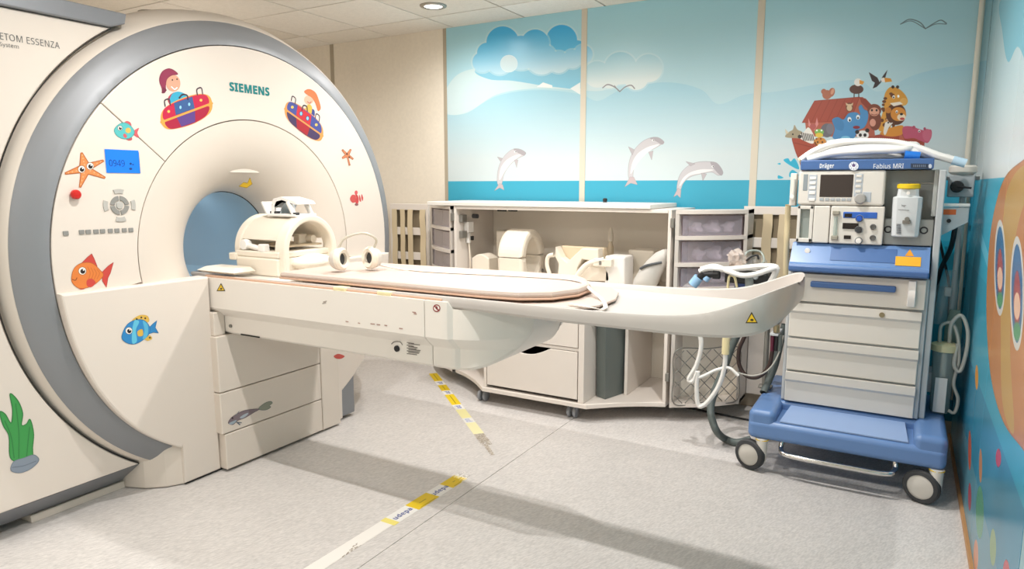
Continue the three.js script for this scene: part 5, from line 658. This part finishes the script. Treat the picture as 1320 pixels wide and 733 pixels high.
{ // things in and on the cabinet
  const g = thing('grey_tub', 'tall tapered dark grey bin standing in the cabinet compartment', 'bin', [-1.49, 0.117, -3.8]);
  const ring = (y, s) => [[-1.568, -3.735], [-1.495, -3.70], [-1.435, -3.90], [-1.435, -4.15], [-1.568, -4.15]].map(([x, z]) => V(-1.502 + (x + 1.502) * (s > 1 ? 1 : s), y, -3.92 + (z + 3.92) * s)).reverse(); part('body', loft([ring(0.118, 0.93), ring(0.70, 1.0)], true, true, 0.3), mat.greyBin, g); part('rim', loft([ring(0.70, 1.0), ring(0.715, 1.0)], true, true, 0.3), mat.greyBin, g);
  const S = SH + 0.001;
  // ring coil
  const k = thing('knee_coil', 'cream ring shaped coil with a dark seam on the cabinet shelf', 'coil', [-2.15, S, -3.95]);
  { const z = -3.97, r = 0.165, yc = S + 0.155, x0 = -2.315, x1 = -2.125; const outer = (lo, hi) => { const s = new THREE.Shape(), P = (ro, a) => [-z + ro * Math.cos(a), yc + ro * Math.sin(a) * 1.0]; return s; };
    const arcPts = (ro, a0, a1, n = 24) => Array.from({ length: n + 1 }, (_, i) => { const a = a0 + (a1 - a0) * i / n; return [z - ro * Math.cos(a), yc + ro * Math.sin(a) * (ro > 0.12 ? 1.1 : 1.25)]; });
    part('upper_shell', slabX([...arcPts(r, 0.03, Math.PI - 0.03), ...arcPts(0.095, Math.PI - 0.03, 0.03)], x0, x1, 0.02), mat.coil, k);
    part('lower_shell', slabX([...arcPts(0.095, 0, -Math.PI, 20).reverse(), [z - r, yc], [z - r * 0.95, S + 0.04], [z - r * 0.85, S], [z + r * 0.85, S], [z + r * 0.95, S + 0.04], [z + r, yc]].map((p) => p), x0, x1, 0.02), mat.coil, k);
    part('latch', lathe([[0, 0.008], [0.012, 0.006], [0.012, 0]], 14, 'x', [x1, S + 0.05, z - 0.12]), mat.hinge, k); }
  const box1 = thing('rounded_block', 'small cream block with a rounded top on the cabinet shelf', 'block', [-2.5, S, -4.0]); part('body', slabZ((() => { const q = [[-2.575, S], [-2.435, S], [-2.435, 0.905]]; for (let i = 0; i <= 8; i++) { const t = i / 8; q.push([-2.435 - 0.14 * t, 0.905 + 0.03 * Math.sin(Math.PI * t)]); } return q; })(), -4.03, -3.9, 0.008), mat.coil, box1);
  const box2 = thing('upright_block', 'upright cream block standing behind the ring shaped coil', 'block', [-2.45, S, -4.2]); part('body', bx(-2.52, -2.40, S, 1.085, -4.25, -4.13, 0.012), mat.coil, box2);
  const sc = thing('shoulder_coil', 'cream saddle shaped coil with a curved arm on the cabinet shelf', 'coil', [-1.85, S, -3.9]);
  { const z1 = -3.84, X = (u, v) => { const p = PZ(u, v, z1); return [p.x, Math.max(S, p.y)]; };
    part('saddle', slabZ([X(716, 318), X(723, 332), X(731, 338), X(741, 328), X(750, 320), X(771, 321), X(771, 338), X(750, 334), X(744, 345), X(740, 366), X(718, 364), X(720, 340), X(715, 330)], -3.92, z1, 0.006), mat.coil, sc);
    part('back_plate', slabZ([X(716, 318), X(771, 321), X(771, 345), X(716, 345)], -4.0, -3.93, 0.006), mat.coilIn, sc);
    part('ear', tube([V(...X(709, 352), z1 + 0.01), V(...X(706, 340), z1 + 0.01), V(...X(708, 330), z1 + 0.01), V(...X(715, 328), z1 + 0.01)], 0.014, 24, 8), mat.coil, sc);
    part('arm', tube([V(X(741, 362)[0], S + 0.02, z1 + 0.03), V(...X(750, 350), z1 + 0.03), V(...X(760, 340), z1 + 0.03), V(...X(772, 336), z1 + 0.03), V(...X(782, 334), z1 + 0.03)], 0.018, 30, 10), mat.coil, sc);
    part('arm_end', bx(X(768, 336)[0], X(792, 336)[0], X(768, 342)[1], X(768, 332)[1], z1, z1 + 0.045, 0.006), mat.coil, sc); part('arm_button', bx(X(776, 336)[0], X(779, 336)[0], X(776, 340)[1], X(776, 335)[1], z1 + 0.044, z1 + 0.048, 0.001, 1), mat.hinge, sc);
    part('curved_plate', slabZ([X(742, 362), X(748, 348), X(760, 340), X(776, 342), X(783, 352), X(784, 363)], z1 - 0.06, z1 - 0.02, 0.006), mat.coil, sc); }
  const bt = thing('spray_bottle', 'slim cream bottle standing at the back of the cabinet shelf', 'bottle', [-1.62, S, -4.18]); { const p = PZ(787, 320, -4.18); part('body', lathe([[0, 0], [0.022, 0.002], [0.022, 0.22], [0.012, 0.25], [0.012, 0.262]].map(([r, h]) => [r, h + S]), 18, 'y', [p.x, 0, -4.18]), mat.coilIn, bt); part('cap', lathe([[0.018, 0.262], [0.018, 0.30], [0.008, 0.35], [0, 0.352]].map(([r, h]) => [r, h + S]), 16, 'y', [p.x, 0, -4.18]), mat.coil, bt); }
  const wb = thing('foam_block', 'white foam block standing on the cabinet shelf beside the bag', 'block', [-1.5, S, -3.85]); part('body', bx(-1.575, -1.445, S, 0.975, -4.02, -3.86, 0.012), mat.white, wb); 
  const wb2 = thing('foam_wedge', 'cream foam wedge behind the white foam block', 'block', [-1.43, S, -4.1]); part('body', bx(-1.50, -1.33, S, 1.0, -4.22, -4.06, 0.012), mat.coil, wb2);
  const bag = thing('sand_bag', 'pale grey bag with a dark stripe leaning against the cabinet side', 'bag', [-1.27, S, -3.95]);
  part('sack', loft([[0, 0.6, 0], [0.02, 0.95, 0.005], [0.07, 1, 0.02], [0.13, 0.95, 0.05], [0.19, 0.8, 0.085], [0.235, 0.55, 0.115], [0.25, 0.2, 0.125]].map(([y, k, dx]) => Array.from({ length: 20 }, (_, i) => { const a = -i / 10 * Math.PI; return V(-1.345 + dx + 0.082 * k * Math.cos(a), S + y + 0.012 * k * Math.cos(a) * (y > 0 ? 1 : 0), -3.93 + 0.06 * k * Math.sin(a)); }).reverse()), true, true, 1.2), mat.bag, bag);
  part('stripe', tube([V(-1.355, S + 0.13, -3.885), V(-1.32, S + 0.15, -3.874), V(-1.27, S + 0.165, -3.872), V(-1.225, S + 0.175, -3.89)], 0.008, 16, 6), M('#55585a', 0.7), bag, 'dark stripe');
  const hk = thing('wall_connector', 'white plug connector hanging on the inner side of the cabinet', 'connector', [CL + 0.05, 1.0, -3.95]); part('plug', bx(CL + 0.021, CL + 0.06, 1.075, 1.15, -4.0, -3.93, 0.006), mat.white, hk); part('plug_tail', bx(CL + 0.025, CL + 0.05, 1.0, 1.075, -3.98, -3.95, 0.005), mat.white, hk); part('latch', bx(CL + 0.05, CL + 0.066, 1.02, 1.05, -3.99, -3.97, 0.002), mat.dark, hk); part('cord', tube([V(CL + 0.04, 1.0, -3.965), V(CL + 0.045, 0.9, -3.97), V(CL + 0.04, 0.80, -3.98)], 0.006, 20, 8), mat.coil, hk);
}
// ---------------------------------------------------------------- breathing gear behind the foot end
{
  const t = thing('accessory_tray', 'black accessory tray on a pole beside the anaesthesia machine', 'tray', [-0.62, 0, -3.85]);
  const ZT = -3.72, P = (u, v, z = ZT) => PZ(u, v, z);
  const a = P(940, 352), b = P(992, 346);
  part('tray_body', bx(P(934, 360).x, P(990, 360).x, P(960, 366).y, P(960, 352).y, -3.86, ZT, 0.008), mat.black, t); part('tray_well', bx(P(946, 368).x, P(972, 368).x, P(960, 373).y, P(960, 364).y, -3.82, ZT - 0.006, 0.006), M('#22386a', 0.4), t);
  part('post', cylBetween(V(-0.60, 0.31, -3.80), V(-0.60, P(960, 366).y, -3.80), 0.014), mat.hinge, t); part('foot', bx(-0.63, -0.56, 0.306, 0.32, -3.83, -3.77, 0.004), mat.hinge, t);
  part('canister', cylBetween(P(966, 384), P(966, 356), 0.022, 18), M('#8d9492', 0.3), t, 'grey cylinder'); for (const u of [964, 974]) part('valve', lathe([[0, 0.014], [0.010, 0.012], [0.014, 0.004], [0.014, 0]], 16, 'z', P(u, 357).toArray()), mat.anGrey, t);
  part('white_cup', cylBetween(P(975, 380), P(975, 366), 0.016, 16), mat.white, t);
  part('wire_loop', tube([P(938, 376), P(939, 362), P(941, 355), P(946, 356), P(950, 370)], 0.007, 24, 8), mat.cream, t);
  const ho = thing('breathing_circuit', 'looped white corrugated breathing hoses above the foot end of the table', 'hoses', [-0.7, 1.0, -3.7]);
  part('hose', hose([P(902, 350), P(912, 346), P(935, 347), P(960, 345), P(985, 343), P(1001, 345), P(998, 355), P(990, 368), P(978, 382)], 0.017), mat.hoseWhite, ho); part('hose', hose([P(903, 347, -3.74), P(920, 343, -3.76), P(940, 350, -3.70), P(958, 355, -3.68), P(975, 353, -3.68), P(990, 348, -3.68), P(1000, 345, -3.70)], 0.015), mat.hoseWhite, ho);
  part('elbow', [cylBetween(P(902, 358), P(908, 352), 0.02, 16), cylBetween(P(906, 354), P(926, 353), 0.018, 16), bx(P(919, 357).x, P(928, 357).x, P(920, 359).y, P(920, 348).y, ZT - 0.02, ZT + 0.015, 0.004)], mat.black, ho, 'black elbow connector');
  const mk = thing('breathing_mask', 'clear mask with a light blue collar hanging from the breathing hoses', 'mask', P(893, 370).toArray());
  part('collar', cylBetween(P(893, 367), P(901, 357), 0.027, 22), mat.cyan, mk, 'light blue collar'); part('cone', (() => { const A = P(893, 367), B = P(885, 378), d = B.clone().sub(A).normalize(), q = new THREE.Quaternion().setFromUnitVectors(V(0, 1, 0), d); return new THREE.LatheGeometry([[0.022, 0], [0.034, 0.02], [0.04, 0.05]].map(([r, y]) => new THREE.Vector2(r, y)), 22).applyQuaternion(q).translate(A.x, A.y, A.z); })(), mat.clear, mk); part('port', cylBetween(P(909, 361), P(913, 356), 0.018, 14), mat.cyan, mk);
  const cm = thing('clear_reservoir', 'clear plastic face mask lying on the black accessory tray', 'mask', P(970, 335).toArray());
  part('dome', new THREE.SphereGeometry(0.062, 20, 12, 0, Math.PI * 2, 0, Math.PI * 0.6).scale(1, 0.75, 0.8).rotateX(0.4).translate(P(971, 336).x, P(971, 336).y - 0.02, -3.78), mat.clear, cm); part('strap', tube([P(962, 336, -3.74), P(968, 331, -3.74), P(976, 329, -3.74), P(978, 334, -3.74)], 0.006, 20, 6), mat.hoseBlack, cm); part('rim', tube([P(958, 338, -3.75), P(970, 342, -3.73), P(984, 338, -3.75), P(980, 324, -3.8), P(964, 324, -3.8)], 0.006, 40, 6, true), mat.clearG, cm);
  const cr = thing('crumpled_wrapper', 'crumpled clear plastic wrapper beside the clear face mask', 'wrapper', P(950, 335).toArray());
  { const g = new THREE.IcosahedronGeometry(0.048, 2).toNonIndexed(), p = g.attributes.position, key = {}; for (let i = 0; i < p.count; i++) { const id = [p.getX(i), p.getY(i), p.getZ(i)].map((v) => v.toFixed(3)).join(); const k = key[id] ??= 0.6 + rnd() * 0.75; p.setXYZ(i, p.getX(i) * k, p.getY(i) * k, p.getZ(i) * k); } g.computeVertexNormals(); const c = P(950, 334, -3.76); part('film', g.translate(c.x, c.y, c.z), M('#efe4dc', 0.15, { transmission: 0.55, thickness: 0 }), cr); }
  // hoses hanging under the table
  const h1 = thing('drain_hose', 'white corrugated hose hanging in a loop below the table', 'hose', P(930, 480, -3.6).toArray()); const Q = (u, v, z = -3.62) => PZ(u, v, z), Q5 = (u, v) => PZ(u, v, -3.52);
  part('hose', hose([Q5(901, 424), Q5(904, 445), Q5(898, 470), Q5(888, 490), Q5(893, 491), Q5(899, 478), Q5(898, 500), Q5(901, 523), Q5(907, 522), Q5(925, 500), Q5(934, 472), Q5(935, 448)], 0.013), mat.hoseWhite, h1); part('joint', cylBetween(Q5(935, 456), Q5(936, 434), 0.019, 16), mat.cream, h1, 'cream hose joint'); part('branch', hose([Q5(889, 490), Q5(905, 485), Q5(925, 476), Q5(940, 474), Q5(952, 484)], 0.009), mat.hoseWhite, h1);
  const h2 = thing('scavenging_hose', 'thick dark green grey hose curving down to the floor beside the trolley', 'hose', [-0.7, 0, -3.6]); part('hose', tube([Q(954, 425, -3.75), Q(944, 445, -3.75), Q(932, 478, -3.72), Q(921, 505, -3.68), Q(916, 528, -3.62), Q(922, 552, -3.55), PY(936, 566, 0.022), PY(950, 570, 0.024), PY(968, 566, 0.05)], 0.020, 70, 12), mat.hoseGrey, h2); 
  const h3 = thing('looped_hose', 'dark brown hose hanging in a loop beside the trolley drawers', 'hose', Q(975, 460, -3.75).toArray()); part('hose', tube([Q(960, 433, -3.7), Q(953, 450, -3.7), Q(953, 470, -3.7), Q(962, 484, -3.7), Q(976, 486, -3.7), Q(990, 474, -3.7), Q(995, 455, -3.7), Q(996, 432, -3.7)], 0.011, 60, 10), mat.hoseBrown, h3);
  const h4 = thing('grey_hose', 'straight grey hose running down to the blue trolley base', 'hose', Q(995, 480, -3.75).toArray()); part('hose', tube([Q(1012, 418, -3.78), Q(1006, 440, -3.78), Q(999, 470, -3.78), Q(990, 492, -3.74), Q(984, 506, -3.68)], 0.019, 40, 10), mat.hoseGrey, h4);
  const h5 = thing('side_manifold', 'small manifold with plugged tubes on the trolley side', 'manifold', Q(1003, 430, -3.7).toArray()); part('plate', bx(Q(993, 430).x, Q(1004, 430).x, Q(1000, 432).y, Q(1000, 429).y, -3.75, -3.6, 0.002), mat.anGrey, h5); part('knob', cylBetween(Q(1001, 428), Q(1001, 419), 0.016, 14), mat.brass, h5); part('knob', cylBetween(Q(1001, 418, -3.66), Q(1004, 408, -3.66), 0.014, 14), M('#7c7c78', 0.4), h5); for (const [u, m] of [[996, mat.maroon], [1001, mat.hoseBlack], [1006, mat.hoseGrey]]) part('plug', cylBetween(Q(u, 432), Q(u - 1, 452), 0.009, 10), m, h5); part('thin_tube', tube([Q(1010, 432, -3.64), Q(1005, 452, -3.62), Q(996, 470, -3.62), Q(985, 480, -3.62), Q(970, 484, -3.62), Q(950, 480, -3.6)], 0.004, 40, 6), M('#bdbab0', 0.4), h5);
  const fl = thing('floor_cable', 'thin black cable lying on the floor along the wall', 'cable', [-0.9, 0, -4.1]); part('line', tube([V(-1.2, 0.006, -4.15), PY(900, 528, 0.006), PY(930, 534, 0.006), PY(960, 540, 0.006), V(-0.3, 0.006, -4.05)], 0.006, 60, 8), mat.hoseBlack, fl);
  const sd = thing('corrugated_riser', 'cream corrugated riser hose along the side of the anaesthesia machine', 'hose', V(-0.5, 1.0, -3.75).toArray()); part('hose', hose([Q(1016, 264, -3.68), Q(1015, 285, -3.70), Q(1014, 310, -3.70), Q(1013, 345, -3.72), Q(1011, 372, -3.74)], 0.015, 0.014), M('#cfc09c', 0.5), sd);
}
// ---------------------------------------------------------------- floor tapes
{
  const tape = (name, label, pts, w, draw, ppm = 700) => { // strip from a to b lying on the vinyl
    const [a, b] = pts, d = b.clone().sub(a), L = d.length(), ang = Math.atan2(-d.z, d.x); const o = thing(name, label, 'tape', [(a.x + b.x) / 2, 0, (a.z + b.z) / 2], 'floor marking tapes');
    const c = document.createElement('canvas'); c.width = Math.round(L * ppm); c.height = Math.round(w * ppm); const x = c.getContext('2d'); draw(x, c.width, c.height, ppm); const t = new THREE.CanvasTexture(c); t.colorSpace = THREE.SRGBColorSpace; t.anisotropy = 8;
    const g = new THREE.PlaneGeometry(L, w).rotateX(-Math.PI / 2).rotateY(ang).translate((a.x + b.x) / 2, 0.0008, (a.z + b.z) / 2); part('strip', g, M('#ffffff', 0.5, { map: t, transparent: true, alphaTest: 0.5 }), o); };
  const seg = (x, h, ppm, s0, s1, col, txt) => { x.fillStyle = col; x.fillRect(s0 * ppm, 0, (s1 - s0) * ppm, h); if (txt) { x.save(); x.translate((s0 + s1) / 2 * ppm, h / 2); x.rotate(txt.rot ?? 0); x.fillStyle = txt.c; x.font = `bold ${h * txt.h}px sans-serif`; x.textAlign = 'center'; x.textBaseline = 'middle'; x.fillText(txt.t, 0, 0); x.restore(); } };
  const A = PY(605, 606, 0), B = PY(400, 733, 0); A.x = -1.775; B.x = -1.80; B.z = -1.3;
  tape('floor_tape', 'worn yellow and white marking tape crossing the shadow under the table', [A, B], 0.078, (x, W, h, ppm) => {
    const z0 = -A.z, S = (u, v) => z0 + PY(u, v, 0).z; x.fillStyle = '#f0ece6'; x.fillRect(0.02 * ppm, h * 0.1, W, h * 0.86); 
    const s = [S(593, 614), S(574, 626), S(553, 636), S(524, 652), S(500, 668), S(492, 672)];
    seg(x, h, ppm, s[0], s[1], '#e6c40f'); seg(x, h, ppm, s[1], s[2], '#eceae6', { t: 'udepa', c: '#2c3c86', h: 0.5, rot: Math.PI }); seg(x, h, ppm, s[2], s[3], '#e6c40f'); seg(x, h, ppm, s[3], s[4], '#eceae6', { t: 'udepa', c: '#2c3c86', h: 0.5, rot: Math.PI }); seg(x, h, ppm, s[4], s[5], '#efdf7a');
    x.fillStyle = '#a8900a'; for (const [p, q] of [[s[0], s[1]], [s[2], s[3]]]) { x.fillRect((p + 0.02) * ppm, h * 0.06, (q - p - 0.04) * ppm, h * 0.06); x.fillRect((p + 0.05) * ppm, h * 0.46, (q - p - 0.1) * ppm, h * 0.07); }
    x.globalCompositeOperation = 'destination-out'; for (let i = 0; i < 60; i++) x.fillRect(0 + rnd() * 0.05 * ppm, rnd() * h, rnd() * 0.06 * ppm, h * 0.05); x.globalCompositeOperation = 'source-atop'; x.fillStyle = '#f0ece6'; for (let i = 0; i < 14; i++) x.fillRect((s[0] - 0.01) * ppm, h * i / 14, rnd() * 0.06 * ppm, h * 0.04); x.fillStyle = '#8f7f70'; for (let i = 0; i < 40; i++) x.fillRect(rnd() * 0.07 * ppm, rnd() * h, 0.008 * ppm, 0.004 * ppm); const g0 = S(452, 698); for (let i = 0; i < 40; i++) x.fillRect((g0 - 0.02 + rnd() * 0.03 + i * 0.003) * ppm, rnd() * h * (0.42 - i * 0.009), 0.01 * ppm, 0.003 * ppm); });
  const C = PY(558, 481, 0), D = PY(638, 586, 0);
  tape('floor_tape', 'yellow and white marking tape running out from under the cabinet', [C, D], 0.062, (x, W, h, ppm) => {
    const L = C.distanceTo(D), at = (u, v) => { const p = PY(u, v, 0); return p.sub(C).dot(D.clone().sub(C)) / L; };
    const s = [0, at(565, 491), at(569, 496), at(578, 503), at(581, 508), at(592, 521), at(597, 527), at(606, 538), at(611, 544), at(624, 558)];
    x.fillStyle = '#f0ece4'; x.fillRect(0, 0, s[9] * ppm, h); seg(x, h, ppm, s[0], s[1], '#e6c40f'); seg(x, h, ppm, s[1], s[2], '#e8e6e2', { t: 'ud', c: '#2c3c86', h: 0.8, rot: Math.PI }); seg(x, h, ppm, s[2], s[3], '#dcbc12'); seg(x, h, ppm, s[3], s[4], '#e8e6e2', { t: 'ud', c: '#2c3c86', h: 0.8, rot: Math.PI }); seg(x, h, ppm, s[4], s[5], '#eacb1c'); seg(x, h, ppm, s[5], s[6], '#e8e6e2', { t: 'ud', c: '#4a5ab0', h: 0.8, rot: Math.PI }); seg(x, h, ppm, s[6], s[7], '#efe7a8'); seg(x, h, ppm, s[7], s[8], '#eae8e4', { t: 'ud', c: '#a9b4da', h: 0.8 }); seg(x, h, ppm, s[8], s[9], '#f0eab8');
    x.fillStyle = '#a8900a'; for (const [p, q] of [[s[0], s[1]], [s[2], s[3]], [s[4], s[5]]]) x.fillRect((p + 0.02) * ppm, h * 0.45, (q - p - 0.04) * ppm, h * 0.1);
    const e = s[9]; for (let i = 0; i < 500; i++) { const t = rnd(); x.fillStyle = ['#b3a99c', '#c6bdb1', '#a39788'][i % 3]; const q = t * t * (L - e); x.fillRect((e + q) * ppm, (t < 0.72 ? rnd() : 0.3 + 0.3 * rnd() + t * 0.2) * h, 0.012 * ppm, 0.006 * ppm); } });
}
renderer.render(scene, camera);
